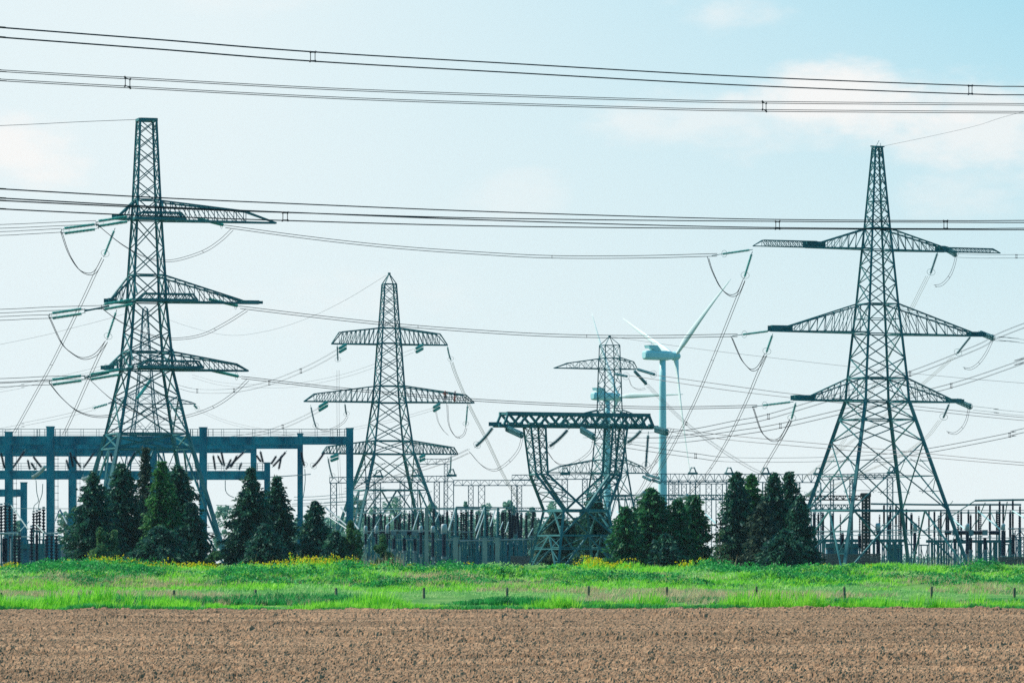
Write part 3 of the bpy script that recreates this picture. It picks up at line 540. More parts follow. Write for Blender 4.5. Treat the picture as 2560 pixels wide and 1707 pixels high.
for i, L_ in enumerate(([(735, 1242, 720), (800, 1240, 730), (883, 1231, 745), (960, 1218, 760)], [(735, 1250, 720), (810, 1247, 730), (900, 1237, 745), (1000, 1222, 765)], [(730, 1259, 720), (830, 1256, 735), (960, 1246, 755), (1080, 1228, 775)], [(730, 1264, 720), (860, 1261, 740), (1000, 1250, 760)], [(810, 1256, 735), (900, 1250, 745), (1030, 1236, 770)], [(540, 1262, 700), (620, 1266, 700), (700, 1268, 705)])):
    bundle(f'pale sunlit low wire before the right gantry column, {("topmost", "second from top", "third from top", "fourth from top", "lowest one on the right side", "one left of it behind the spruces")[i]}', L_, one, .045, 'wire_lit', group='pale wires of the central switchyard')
DG = 'downleads to the substation'
bundle('downlead pair from the pointed pylon upper left arm to the pale gantry insulator', [(1859, 704, 576), (1820, 803, 595), (1780, 903, 620), (1739, 1000, 645), (1690, 1100, 670), (1650, 1172, 690), (1612, 1230, 705)], [(-.16, 0, 0), (.16, .2, 0)], .036, 'wire', (1781, 1707), DG)
bundle('downlead pair from the pointed pylon middle left arm to the lattice gantry', [(1914, 889, 576), (1890, 945, 590), (1867, 1000, 610), (1820, 1098, 640), (1770, 1180, 670), (1722, 1235, 695)], [(-.16, 0, 0), (.16, .2, 0)], .036, 'wire', (1777,), DG)
bundle('downlead pair from the pointed pylon lowest left arm behind the conifer tops', [(1976, 1054, 576), (1955, 1093, 590), (1920, 1153, 615), (1898, 1191, 640), (1878, 1225, 660)], [(-.16, 0, 0), (.16, .2, 0)], .036, 'wire', (1920,), DG)
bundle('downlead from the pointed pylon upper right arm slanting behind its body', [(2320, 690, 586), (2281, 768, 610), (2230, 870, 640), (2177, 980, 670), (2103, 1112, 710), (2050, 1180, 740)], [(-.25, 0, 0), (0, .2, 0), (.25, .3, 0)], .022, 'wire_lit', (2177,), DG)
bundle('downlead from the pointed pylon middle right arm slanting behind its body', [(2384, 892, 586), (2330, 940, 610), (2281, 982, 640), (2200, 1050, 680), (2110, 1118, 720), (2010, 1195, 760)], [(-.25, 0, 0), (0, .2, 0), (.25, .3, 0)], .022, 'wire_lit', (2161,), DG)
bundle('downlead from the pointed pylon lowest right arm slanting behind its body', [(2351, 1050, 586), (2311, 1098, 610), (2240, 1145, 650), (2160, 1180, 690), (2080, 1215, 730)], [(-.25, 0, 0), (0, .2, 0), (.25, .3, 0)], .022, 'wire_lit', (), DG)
bundle('long downlead pair from the flat-topped pylon upper left arm to the concrete gantry', [(256, 648, 575), (235, 690, 585), (211, 742, 600), (165, 838, 625), (128, 912, 645), (80, 1000, 660), (34, 1083, 672)], [(-.16, 0, 0), (.16, .2, 0)], .036, 'wire', (128,), DG)
bundle('downlead pair from the flat-topped pylon middle left arm to the concrete gantry', [(265, 855, 575), (240, 906, 590), (187, 1026, 640), (159, 1086, 670)], [(-.16, 0, 0), (.16, .2, 0)], .036, 'wire', (187,), DG)
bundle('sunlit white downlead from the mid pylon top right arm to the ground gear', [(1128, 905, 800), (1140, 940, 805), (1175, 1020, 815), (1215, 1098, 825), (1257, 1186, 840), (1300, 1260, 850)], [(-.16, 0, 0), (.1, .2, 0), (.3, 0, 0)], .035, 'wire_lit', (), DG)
bundle('thin downlead pair from the mid pylon top left arm past its lower arms', [(845, 925, 800), (845, 1020, 805), (846, 1120, 810), (849, 1195, 815), (853, 1255, 820)], [(-.18, 0, 0), (.18, .2, 0)], .022, 'wire', (846,), DG)
JG = 'jumper loops'
def jump(label, pts, D, m='wire', r=.04, sp=(), h=.1): return bundle(label, [(x, y, D) for x, y in pts], [(-.1, 0, h), (.1, .3, -h)], r, m, sp, JG, 'jumper_loop', 'jumper', 7)
jump('jumper loop under the pointed pylon upper left arm', [(1770, 643), (1780, 675), (1798, 713), (1814, 732), (1830, 739), (1846, 731), (1861, 698)], 576, sp=(1798,))
jump('jumper loop under the pointed pylon middle left arm', [(1829, 842), (1851, 893), (1866, 914), (1880, 925), (1896, 917), (1914, 886)], 576)
jump('jumper loop under the pointed pylon lowest left arm', [(1883, 1018), (1901, 1072), (1915, 1092), (1932, 1101), (1953, 1093), (1977, 1049)], 576)
jump('loose jumper end below the pointed pylon upper right arm', [(2391, 641), (2384, 668), (2373, 692), (2355, 711), (2336, 715)], 588, r=.025, sp=(2373, 2340))
jump('loose jumper end below the pointed pylon middle right arm', [(2480, 852), (2466, 882), (2448, 907), (2428, 921), (2409, 920)], 588, r=.025, sp=(2448, 2412))
jump('loose jumper end below the pointed pylon lowest right arm', [(2422, 1023), (2417, 1048), (2406, 1069), (2388, 1083), (2368, 1080)], 588, r=.025, sp=(2406, 2371))
jump('jumper loop left of the flat-topped pylon, upper arms', [(153, 580), (171, 632), (196, 672), (220, 685), (239, 678), (257, 646)], 575, sp=(196,))
jump('jumper loop left of the flat-topped pylon, middle arms', [(122, 790), (153, 856), (180, 883), (208, 896), (239, 886), (266, 854)], 575, sp=(153,))
jump('jumper loop left of the flat-topped pylon, lowest arms', [(124, 958), (150, 990), (184, 1021), (215, 1036), (245, 1041), (282, 1039)], 575, sp=(184,))
jump('wide jumper loop slung through the flat-topped pylon body, upper arms', [(242, 561), (306, 612), (367, 644), (428, 652), (505, 630), (550, 602), (581, 573)], 573, r=.03, sp=(507,))
jump('wide jumper loop slung through the flat-topped pylon body, middle arms', [(256, 772), (306, 807), (383, 839), (438, 847), (505, 837), (566, 807), (617, 775)], 573, r=.03, sp=(537,))
jump('wide jumper loop slung through the flat-topped pylon body, lowest arms', [(220, 945), (282, 1000), (350, 1034), (410, 1046), (468, 1040), (533, 1017), (582, 985), (620, 949)], 573, r=.03, sp=(533,))
jump('jumper loop below the left end of the portal truss', [(1306, 1091), (1297, 1123), (1274, 1152), (1244, 1173), (1222, 1173), (1199, 1158), (1174, 1129)], 598, r=.025, sp=(1274, 1244, 1200))
jump('jumper loop below the middle of the portal truss', [(1485, 1097), (1477, 1126), (1449, 1150), (1416, 1163), (1388, 1154), (1366, 1124)], 598, r=.025, sp=(1449, 1388))
jump('jumper loop below the right end of the portal truss', [(1681, 1085), (1664, 1115), (1640, 1154), (1617, 1174)], 598, r=.025, sp=(1640,))
jump('jumper hanging below the mid pylon middle left arm', [(869, 1040), (858, 1056), (835, 1070), (810, 1076), (790, 1068)], 800, r=.03)
jump('jumper loop below the mid pylon middle right arm', [(1118, 1010), (1122, 1060), (1136, 1088), (1148, 1093), (1160, 1085), (1166, 1068)], 800, r=.035, sp=(1148,))
jump('slack jumper beside the mid pylon middle right string', [(1089, 1025), (1096, 1055), (1108, 1075), (1120, 1087)], 800, r=.025)
jump('thin jumper below the slim pylon upper right arm', [(1572, 946), (1580, 965), (1596, 973), (1614, 971)], 828, r=.025)
# ------------------------------------------------------------------ insulator strings
def insul(label, a, b, r=.16, n=18, m='glass', ring=True, dbl=0., group='glass insulator strings', bend=0., name='insulator_string', cat='insulator', ringR=.5, tail=0.):
    A, B = P(*a), P(*b); T = thing(name, label, cat, A, group); d = (B-A)/np.linalg.norm(B-A); l = np.linalg.norm(B-A)
    offs = [np.zeros(3)] if not dbl else [np.array((0, -.1, dbl/2)), np.array((0, .25, -dbl/2))]
    for o in offs:
        b_ = MB(); b_.sheds(A+o+d*l*.1, B+o-d*l*.07, r, n, .5, 8, bend); b_.build('disc_stack', M[m], T)
    for q0, q1, w0 in ((0, .1, A), (-.08, 0, B)):
        b_ = MB()
        for o in offs: b_.tube([w0+d*l*q0+(o if q0 else o*.5), w0+d*l*q1+(o if q1 else o*.5)+(d*tail if w0 is B else 0)], .04, 4)
        if dbl: b_.bar(w0+offs[0], w0+offs[1], .07)
        ef = b_.build('end_fitting', M['steel'], T)
    if ring:
        b_ = MB(); c = B-d*l*.13; b_.ring(c, d+np.array((.1, -.9, .15)), ringR, .022); b_.build('corona_ring', M['steel'], ef)
    return T
GL = 'glass insulator strings'
for lv, a, b in (('upper', (1882, 624, 576), (1800, 636, 576)), ('middle', (1927, 827, 576), (1851, 837, 576)), ('lowest', (1984, 1004, 576), (1901, 1014, 576))):
    insul(f'green tension string reaching left from the {lv} left arm of the pointed pylon', a, b, .16, 20, tail=1.0, ringR=.42)
for lv, a, b in (('upper', (1881, 629, 576), (1860, 697, 576)), ('middle', (1932, 834, 576), (1915, 884, 576)), ('lowest', (1990, 1005, 576), (1978, 1050, 576))):
    insul(f'slanting green downlead string under the {lv} left arm of the pointed pylon', a, b, .17, 18, ringR=.5)
for lv, a, b, c, e in (('upper', (2345, 628, 590), (2325, 688, 590), (2360, 620, 592), (2392, 637, 588)), ('middle', (2429, 838, 590), (2390, 887, 590), (2447, 831, 592), (2486, 846, 588)), ('lowest', (2374, 1007, 590), (2357, 1047, 590), (2388, 1000, 592), (2430, 1018, 588))):
    insul(f'grey downlead string under the {lv} right arm of the pointed pylon', a, b, .17, 20, 'midins', ringR=.5)
    insul(f'short fat double string at the tip of the pointed pylon {lv} right arm', c, e, .2, 9, 'midins', dbl=.3, ringR=.4)
    bundle(f'bundle leaving the tip of the pointed pylon {lv} right arm to the right edge', [(e[0]+4, e[1]+2, 588), (e[0]+60, e[1]+(4 if lv != 'lowest' else 8), 620), (2620, e[1]+(4 if lv == 'upper' else 14 if lv == 'middle' else 22), 660)], quad(.22, .3, .46), .016, 'wire', (2541,) if lv == 'upper' else (), QG, fr=.04)
for lv, a, b, c, e in (('upper', (246, 566, 575), (154, 578, 574), (326, 547, 576), (240, 560, 575)), ('middle', (212, 777, 575), (124, 790, 574), (340, 753, 576), (254, 768, 575)), ('lowest', (212, 944, 575), (124, 956, 574), (306, 929, 576), (220, 943, 575))):
    insul(f'outer double green string at the {lv} left arms of the flat-topped pylon', a, b, .21, 22, dbl=.56, ringR=.45)
    insul(f'inner double green string at the {lv} left arms of the flat-topped pylon', c, e, .21, 22, dbl=.56, ringR=.45)
    x0, y0 = a[0], a[1]; T_ = MB(); T_.tube([P(x0, y0, 575), P(x0+32, y0-6, 577), P(x0+60, y0-12, 579)], .11, 5); o = T_.build('link_rod', M['steel']); tag(o, f'dark link rod tying the outer double string to the flat-topped pylon, {lv} arms', 'link rod', 'link rods')
insul('slanting green downlead string under the flat-topped pylon upper left arm', (288, 570, 575), (259, 643, 575), .17, 18)
insul('slanting green downlead string under the flat-topped pylon middle left arm', (292, 774, 575), (267, 850, 575), .17, 18)
for lv, a, b in (('upper', (488, 545, 584), (563, 564, 588)), ('middle', (514, 746, 584), (600, 766, 588)), ('lowest', (517, 923, 584), (602, 942, 588))):
    insul(f'green tension string below the {lv} right arm of the flat-topped pylon', a, b, .2, 20)
insul('pale green string crossing inside the left lattice at low level', (380, 945, 700), (340, 1000, 690), .24, 16, 'glass', ring=False)
for nm, a, b in (('upper left', (298, 911, 1045), (260, 917, 1045)), ('lower left', (272, 1009, 1045), (230, 1021, 1045)), ('lower right', (484, 1011, 1045), (494, 1022, 1045)), ('inner lower right', (460, 1019, 1045), (434, 1022, 1045))):
    insul(f'green string at the {nm} arm end of the far thin pylon', a, b, .3, 9, 'glass', ringR=.6)
for nm, a, b in (('top left', (866, 865, 795), (848, 876, 790)), ('top right', (1058, 866, 795), (1040, 876, 790)), ('middle left', (820, 1008, 795), (797, 1022, 790)), ('middle right', (1100, 1013, 795), (1084, 1023, 790)), ('lowest left', (846, 1140, 795), (827, 1147, 790)), ('lowest right', (1062, 1142, 795), (1050, 1147, 790))):
    insul(f'short double green string under the mid pylon {nm} arm', a, b, .26, 9, dbl=.6, ringR=.4)
for nm, a, b in (('top left arm end', (843, 862, 800), (845, 904, 800)), ('top right arm end', (1118, 864, 800), (1128, 902, 800)), ('middle left arm end', (776, 1012, 800), (791, 1071, 800)), ('middle left arm, inner one', (862, 1008, 800), (867, 1038, 800)),
                 ('middle right arm end', (1169, 1010, 800), (1164, 1066, 800)), ('lowest left arm end', (819, 1141, 800), (832, 1196, 800)), ('lowest right arm end', (1128, 1137, 800), (1125, 1186, 800))):
    insul(f'hanging string below the mid pylon {nm}', a, b, .17, 18, 'glass' if 'right' in nm else 'midins', ringR=.5, bend=.3)
for nm, a, b in (('left end', (1236, 1064, 598), (1186, 1119, 598)), ('middle', (1424, 1070, 598), (1370, 1119, 598)), ('right part', (1606, 1073, 598), (1565, 1108, 598))):
    insul(f'thick slanting grey string hanging left from the portal truss, {nm}', a, b, .26, 24, 'midins', group='portal tower strings', bend=.15, ringR=.48)
for nm, a, b in (('left end', (1262, 1068, 596), (1308, 1089, 590)), ('middle', (1450, 1072, 596), (1488, 1094, 590)), ('right end', (1636, 1072, 596), (1670, 1081, 590))):
    insul(f'fat double string seen end-on below the portal truss, {nm}', a, b, .27, 12, 'midins', dbl=.35, group='portal tower strings', ringR=.4)
insul('vertical dark disc string below the right end of the portal truss', (1621, 1078, 600), (1614, 1174, 600), .2, 24, 'midins', group='portal tower strings')
insul('long slanting string from the slim pylon upper right arm down to the right', (1583, 924, 825), (1618, 962, 830), .28, 18, 'midins', group='slim pylon strings')
insul('shallow string from the slim pylon upper right arm to the right', (1590, 922, 825), (1640, 937, 815), .26, 16, 'midins', group='slim pylon strings', ringR=.6)
insul('shallow string from behind the slim pylon body to the right', (1535, 934, 825), (1570, 941, 815), .22, 14, 'midins', group='slim pylon strings', ringR=.6)
for nm, a, b in (('upper', (1612, 1185, 825), (1650, 1196, 810)), ('middle', (1606, 1190, 825), (1628, 1201, 810)), ('lower', (1630, 1198, 825), (1652, 1207, 810))):
    insul(f'grey string at the slim pylon lowest right arm tip, {nm} of three', a, b, .26, 14, 'midins', ring=False, group='slim pylon strings')
PG = 'pale gantry insulators'
for nm, a, b in (('left of the second concrete column', (117, 1162, 660), (79, 1194, 662)), ('beside the leftmost dark spruce', (229, 1187, 660), (205, 1196, 662)), ('in front of the nearer turbine tower', (1613, 1228, 705), (1590, 1241, 707)),
                 ('on the lattice beam right of the turbine tower', (1722, 1236, 695), (1695, 1243, 697)), ('beside the pointed pylon left leg', (2038, 1219, 690), (2014, 1239, 692))):
    insul(f'pale curved insulator {nm}', a, b, .28, 18, 'paleins', group=PG, bend=.2, ringR=.55)
# ------------------------------------------------------------------ concrete portal gantries at the left
def gantry(label, s, cols, beams, depth=1.1, rail=None, ladders=(), group='concrete gantries'):
    D = s*F; X = lambda px: (px-1280)*s; Z = lambda py: HC+(Y0-py)*s
    T = thing('concrete_gantry', label, 'gantry', (X(cols[0][0]), D, 0), group)
    for x0, x1, yt in cols:
        b = MB(); b.box(X(x0), X(x1), D-depth*.62, D+depth*.62, -.05, Z(yt)); b.box(X(x0)-.08, X(x1)+.08, D-depth*.62-.08, D+depth*.62+.08, Z(yt)+.003, Z(yt)+.14); lc = b.build('column', M['conc'], T)
    for x0, x1, y0, y1 in beams:
        b = MB(); b.box(X(x0), X(x1), D-depth/2, D+depth/2, Z(y1), Z(y0)); b.box(X(x0), X(x1), D-depth/2-.05, D-depth/2-.003, Z(y0)-.22, Z(y0)+.02)
        for u in np.arange(x0+11, x1-4, 46): b.box(X(u), X(u)+.22, D-depth/2-.09, D-depth/2-.002, Z(y1)+.05, Z(y0)-.25)
        b.build('beam', M['conc'], T)
    if rail:
        x0, x1, y0, y1, yb = rail; b = MB(); yl = D-depth*.4
        for z in (Z(y0), (Z(y0)*.4+Z(y1)*.6), Z(y1)):
            b.bar((X(x0), yl, z), (X(x1), yl, z), .055)
        b.bar((X(x0), yl+.8, Z(y0)), (X(x1), yl+.8, Z(y0)), .05)
        px = x0
        while px < x1: b.bar((X(px), yl, Z(yb)), (X(px), yl, Z(y0)), .05); b.bar((X(px+5), yl+.8, Z(yb)), (X(px+5), yl+.8, Z(y0)), .05); px += 39
        for cx in (c[0] for c in cols):
            for o in (-22, -17, -4, 22, 34):
                if x0 < cx+o < x1: b.bar((X(cx+o), yl, Z(yb)), (X(cx+o), yl, Z(y0)), .09)
        b.build('railing', M['steel'], T)
    for lx, y0, y1 in ladders:
        b = MB()
        for o in (0, 8): b.bar((X(lx+o), D, Z(y0)), (X(lx+o), D, Z(y1)), .05)
        py = y0
        while py < y1: b.bar((X(lx-1), D, Z(py)), (X(lx+10), D, Z(py)), .06); py += 17
        b.build('ladder', M['steel'], lc)
gantry('foremost blue concrete gantry with a railed walkway along its top beam', .056, [(117, 135, 1068), (499, 517, 1070), (866, 883, 1072)], [(-70, 116.7, 1090, 1111), (135.3, 498.7, 1090, 1111), (517.3, 865.7, 1091, 1111)], rail=(-70, 872, 1072.5, 1086, 1090), ladders=((137, 1130, 1330),))
gantry('second concrete gantry, its beam ending at the slim column near the round spruce', .058, [(13, 31, 1081), (744, 757, 1085)], [(-70, 12.7, 1108, 1121), (31.3, 743.7, 1109, 1121.5)], ladders=((33, 1140, 1330),))
gantry('third concrete gantry, its beam ending above the tallest mid spruce', .060, [(172, 190, 1120), (627, 641, 1108)], [(-70, 171.7, 1119, 1132), (190.3, 626.7, 1119.5, 1132)], ladders=((192, 1140, 1330),))
gantry('rearmost concrete gantry behind the flat-topped pylon legs', .0625, [(375, 392, 1122)], [(-70, 374.7, 1130, 1140.5)])
gantry('lower concrete gantry beam crossing behind the tall columns', .0572, [(262, 279, 1158), (661, 675, 1158)], [(-70, 261.7, 1176, 1198), (279.3, 660.7, 1177, 1199)], rail=(-70, 660, 1158, 1170, 1176))
gantry('small far left concrete frame below the lower beam', .0645, [(52, 67, 1207)], [(-70, 51.7, 1223, 1241)])
# dark strings hung in V shapes from the gantry beams
vs = [(5, 350, 40, 500), (210, 335, 95, 500), (225, 415, 245, 505), (265, 385, 345, 490), (250, 440, 295, 505), (570, 345, 600, 490), (590, 380, 665, 490), (780, 345, 675, 495), (540, 415, 565, 500), (905, 355, 915, 440), (1110, 350, 1040, 470),
      (1740, 375, 1760, 510), (1775, 380, 1820, 470), (1805, 345, 1835, 480), (1890, 410, 1850, 490), (1940, 380, 1880, 490), (2010, 340, 1830, 510), (1975, 440, 1950, 505), (2125, 345, 2150, 450), (2090, 380, 2135, 440), (2260, 385, 2210, 460), (2345, 345, 2220, 485), (2300, 380, 2275, 505),
      (2457, 345, 2488, 480), (2660, 345, 2544, 490)]
for i, (x0, y0, x1, y1) in enumerate(vs):
    q = .3061; D = 676+(i*7 % 5)*12 if i < 23 else 690; wh = 'left of the flat-topped pylon' if i < 9 else 'behind the flat-topped pylon legs' if i < 11 else 'over the tallest mid spruce' if i < 18 else 'over the mid spruce pair' if i < 23 else 'at the gantry right end'
    kk = i+1 if i < 9 else i-8 if i < 11 else i-10 if i < 18 else i-17 if i < 23 else i-22
    insul(f'dark slanting string under the concrete gantry {wh}, {ORD[kk-1]} in that cluster', (x0*q, 1020+y0*q, D), (x1*q, 1020+y1*q, D), .215, 18, 'porc', ring=(i >= 23), group='dark strings hung under the concrete gantry', bend=.2 if i > 22 else .05)
def rod(label, pts, r, m='galv', name='busbar_tube', cat='busbar', group='busbars'):
    b = MB(); b.tube(cr([P(*p) for p in pts], 6) if len(pts) > 2 else [P(*p) for p in pts], r, 6); return tag(b.build(name, M[m]), label, cat, group)
rod('busbar tube from the V strings at the gantry end towards the mid spruce', [(776, 1185, 700), (740, 1188, 690), (675, 1192, 680)], .07)
rod('cable dropping from the string at the right gantry column', [(762, 1172, 690), (763, 1200, 690), (760, 1230, 690), (757, 1246, 690)], .05, 'steel', 'cable', 'cable', 'hanging cables')
rod('curved cable dropping from the lower beam beside the tallest mid spruce', [(563, 1200, 680), (564, 1225, 680), (572, 1237, 680), (585, 1243, 680)], .055, 'steel', 'cable', 'cable', 'hanging cables')
rod('left one of two drooping cables between the first two concrete columns', [(90, 1200, 690), (92, 1230, 690), (96, 1252, 690), (86, 1263, 690), (84, 1275, 690)], .055, 'steel', 'cable', 'cable', 'hanging cables')
rod('right one of two drooping cables between the first two concrete columns', [(107, 1209, 690), (105, 1235, 690), (98, 1256, 690), (96, 1275, 690)], .055, 'steel', 'cable', 'cable', 'hanging cables')
# ------------------------------------------------------------------ substation gear
def post(label, px, y0, y1, s, r, n, m='porc', group='ribbed insulator columns', px1=None, smooth=False):
    D = s*F; a, b_ = P(px, y0, D), P(px if px1 is None else px1, y1, D); T = thing('insulator_post', label, 'insulator post', (b_[0], D, 0), group)
    b = MB()
    if smooth: b.sheds(b_, a, r, int(n*2.2), .82, 8)
    else: b.sheds(b_, a, r, n, .42, 9)
    b.build('shed_stack', M[m], T)
    d = (a-b_)/np.linalg.norm(a-b_); b = MB(); b.tube([a, a+d*.22], r*.7, 8); b.build('metal_cap', M['galv'], T); b = MB(); b.tube([b_-d*.2, b_], r*.8, 8); b.build('metal_base', M['galv'], T)
    if b_[2] > .5: b = MB(); b.bar((b_[0], D, 0), b_-d*.2, .22); b.bar((b_[0]-.35, D, b_[2]-.25), (b_[0]+.35, D, b_[2]-.25), .14); b.build('support', M['steel'], T)
    return T
for nm, lst, s in (('upper tier at the left picture edge', [(3, 1262, 1330, .30), (13, 1260, 1330, .30), (24, 1262, 1328, .28), (37, 1282, 1328, .26)], .056),
                   ('upper tier between the first two concrete columns', [(84, 1280, 1322, .24), (92, 1278, 1324, .24), (99, 1275, 1325, .26), (109, 1270, 1326, .28)], .0565),
                   ('lower tier at the left picture edge', [(25, 1338, 1412, .24), (37, 1336, 1414, .30), (48, 1336, 1414, .30)], .0545),
                   ('lower tier before the first dark spruce', [(79, 1317, 1400, .30), (117, 1336, 1404, .30), (129, 1336, 1404, .28), (141, 1336, 1406, .28)], .0545)):
    for i, (x, y0, y1, r) in enumerate(lst): post(f'ribbed insulator column, {ORD[i]} from left, {nm}', x, y0, y1, s, r, max(6, int((y1-y0)/7.2)), group=nm)
for i, (x, y0, y1, px1) in enumerate([(914, 1280, 1312, 913), (935, 1278, 1322, 932), (952, 1280, 1322, 956), (990, 1284, 1322, 990), (1000, 1282, 1325, 1001), (1024, 1280, 1326, 1021), (1046, 1280, 1326, 1045), (1057, 1280, 1326, 1058)]):
    post(f'slender insulator column, {ORD[i]} from left between light bush and tall concrete pillar', x, y0, y1, .062, .2, 9, group='slender insulator columns behind the instrument transformers', px1=px1)
for i, (x, y0, y1, r, px1) in enumerate([(1085, 1270, 1316, .24, 1085), (1100, 1288, 1316, .22, 1102), (1118, 1278, 1318, .2, 1118), (1138, 1280, 1345, .24, 1138), (1153, 1278, 1348, .26, 1153), (1165, 1278, 1348, .28, 1165), (1179, 1270, 1350, .28, 1179), (1192, 1284, 1344, .2, 1190), (1205, 1284, 1344, .22, 1205), (1218, 1284, 1344, .24, 1218),
                                      (1231, 1286, 1342, .2, 1230), (1247, 1282, 1344, .24, 1247), (1258, 1278, 1348, .28, 1258), (1274, 1272, 1348, .32, 1274), (1284, 1286, 1344, .24, 1280), (1293, 1280, 1344, .22, 1298), (1304, 1286, 1344, .26, 1302), (1316, 1288, 1346, .26, 1316), (1334, 1278, 1338, .36, 1329)]):
    post(f'black ribbed insulator column, {ORD[i]} from the left in the row ending at the portal tower', x, y0, y1, .0615, r, 12, group='insulator row left of the portal tower', px1=px1, smooth=i in (2, 14, 15))
for i, (x, y0, y1) in enumerate([(2210, 1262, 1308), (2226, 1266, 1322), (2240, 1266, 1310), (2252, 1264, 1330), (2266, 1275, 1330), (2336, 1278, 1342), (2352, 1280, 1342), (2366, 1280, 1342), (2403, 1277, 1344), (2421, 1277, 1322), (2440, 1264, 1325), (2447, 1264, 1324), (2475, 1262, 1325), (2492, 1278, 1325), (2499, 1253, 1318), (2508, 1262, 1308), (2526, 1278, 1345), (2532, 1250, 1318), (2550, 1264, 1345), (2036, 1284, 1330), (2046, 1284, 1330), (2058, 1284, 1335)]):
    post(f'slim black post insulator under the tubular busbars, {ORD[i] if i < 19 else ORD[i-19]} {"from the pointed pylon middle" if i < 19 else "right of the conifers"}', x, y0, y1, .062, .17, 14, group='slim posts of the right-hand switchyard', smooth=True)
def instr(label, px, y0, y1, wpx, s, yb, group='white-headed instrument transformers', m='lightgrey'):
    D = s*F; X = (px-1280)*s; Z = lambda py: HC+(Y0-py)*s; w = wpx*s/2; T = thing('instrument_transformer', label, 'transformer', (X, D, 0), group)
    c = lambda z: np.array((X, D, z)); b = MB(); b.tube([c(Z(y1)), c(Z(y1)+.02), c(Z(y0)-.3), c(Z(y0)-.08), c(Z(y0))], w, 12, [w*.9, w, w, w*.86, w*.45]); b.build('head', M[m], T, True)
    zb = max(Z(yb), .5); b = MB(); b.sheds(c(zb), c(Z(y1)-.15), w*.72, 14, .85, 10); b.build('porcelain_column', M['porc'], T)
    b = MB(); b.tube([c(Z(y1)-.15), c(Z(y1))], w*1.05, 10); b.build('flange', M['galv'], T); b = MB(); b.tube([c(zb-.4), c(zb)], w*.95, 10); b.build('base_tank', M['galv'], T)
    if zb > .6: b = MB(); b.bar(c(0), c(zb-.4), .3); b.build('support', M['conc_pale'], T)
    return T
for nm, a in (('first white-headed transformer from the left, above the light green bush', (914, 1314, 1331, 9, .060, 1360)), ('second white-headed transformer from the left, right of the light green bush', (941, 1314, 1330, 9, .060, 1360)),
              ('third white-headed transformer from the left, over the small round bush', (968, 1312, 1330, 9, .060, 1362)), ('white-headed transformer just left of the tall concrete pillar', (1052, 1314, 1328, 10, .0595, 1385)),
              ('white-headed transformer just right of the tall concrete pillar', (1082, 1314, 1328, 10, .0595, 1392)), ('largest white-headed transformer, between the two concrete pillars', (1110, 1309, 1331, 15, .0595, 1390)),
              ('grey-headed transformer beside the rusty lattice column', (2195, 1307, 1322, 13, .060, 1384)), ('grey-headed transformer behind the pointed pylon inner right leg', (2287, 1307, 1326, 12, .060, 1378)),
              ('grey-headed transformer just right of the pointed pylon outer leg', (2418, 1308, 1323, 12, .060, 1385)), ('grey-headed transformer nearest the right picture edge', (2507, 1308, 1322, 12, .060, 1388))):
    instr(nm, *a)
def breaker(label, xs_, y, s, cols, r=.34, hw_=4.5):
    D = s*F-1.0; X = lambda px: (px-1280)*s; Z = lambda py: HC+(Y0-py)*s; T = thing('circuit_breaker', label, 'circuit breaker', (X(cols[0][0]), D, 0), 'horizontal circuit breakers')
    for x0, x1 in xs_:
        b = MB(); b.sheds((X(x0), D, Z(y)), (X(x1), D, Z(y)), r, max(6, int((x1-x0)/2.6)), .86, 10); b.build('interrupter', M['porc'], T)
    for px, y0, yb in cols:
        b = MB(); b.sheds((X(px), D, Z(yb)), (X(px), D, Z(y0)-.2), .26, 14, .85, 10); b.build('porcelain_column', M['porc'], T)
        b = MB(); b.box(X(px)-.4, X(px)+.4, D-.42, D+.42, Z(y)-.4, Z(y)+.42); b.build('head', M['galv'], T); b = MB(); b.tube([(X(px), D, Z(yb)-.32), (X(px), D, Z(yb))], .34, 10); b.bar((X(px), D, 0), (X(px), D, Z(yb)-.3), .5); b.build('support', M['galv'], T)
breaker('horizontal breaker with dark ribbed barrels left of the tall concrete pillar', [(949, 962), (976, 994), (1004, 1030), (1048, 1076)], 1331.5, .0605, [(985, 1342, 1372), (1011, 1342, 1376), (1038, 1342, 1376)])
breaker('horizontal breaker with dark ribbed barrels right of the pointed pylon', [(2360, 2378), (2394, 2416), (2428, 2455), (2471, 2497)], 1331, .0605, [(2386, 1342, 1372), (2425, 1340, 1374), (2460.5, 1340, 1374)])
for i, (x, y0, y1) in enumerate([(1979, 1350, 1385), (2040, 1350, 1384), (2106, 1334, 1368), (2149, 1338, 1370), (2510, 1325, 1390), (2533, 1335, 1385)]):
    post(f'stout dark porcelain column standing low in the right switchyard, {ORD[i]} from the left', x, y0, y1, .0605, .28, 12, group='stout low columns of the right switchyard', smooth=True)
def pillar(label, x0, x1, y0, s, m='conc_pale', top=None):
    D = s*F; X = lambda px: (px-1280)*s; Z = lambda py: HC+(Y0-py)*s; T = thing('concrete_pillar', label, 'pillar', (X(x0), D, 0), 'pale concrete pillars')
    b = MB(); b.box(X(x0), X(x1), D-.3, D+.3, -.05, Z(y0)); b.build('shaft', M[m], T)
    if top: b = MB(); b.tube([(X((x0+x1)/2), D, Z(y0)), (X((x0+x1)/2)+.1, D, Z(top))], .17, 7); b.bar((X(x0)-.3, D, Z(y0)+.1), (X(x1)+.3, D, Z(y0)+.1), .22); b.build('steel_post', M['steel'], T)
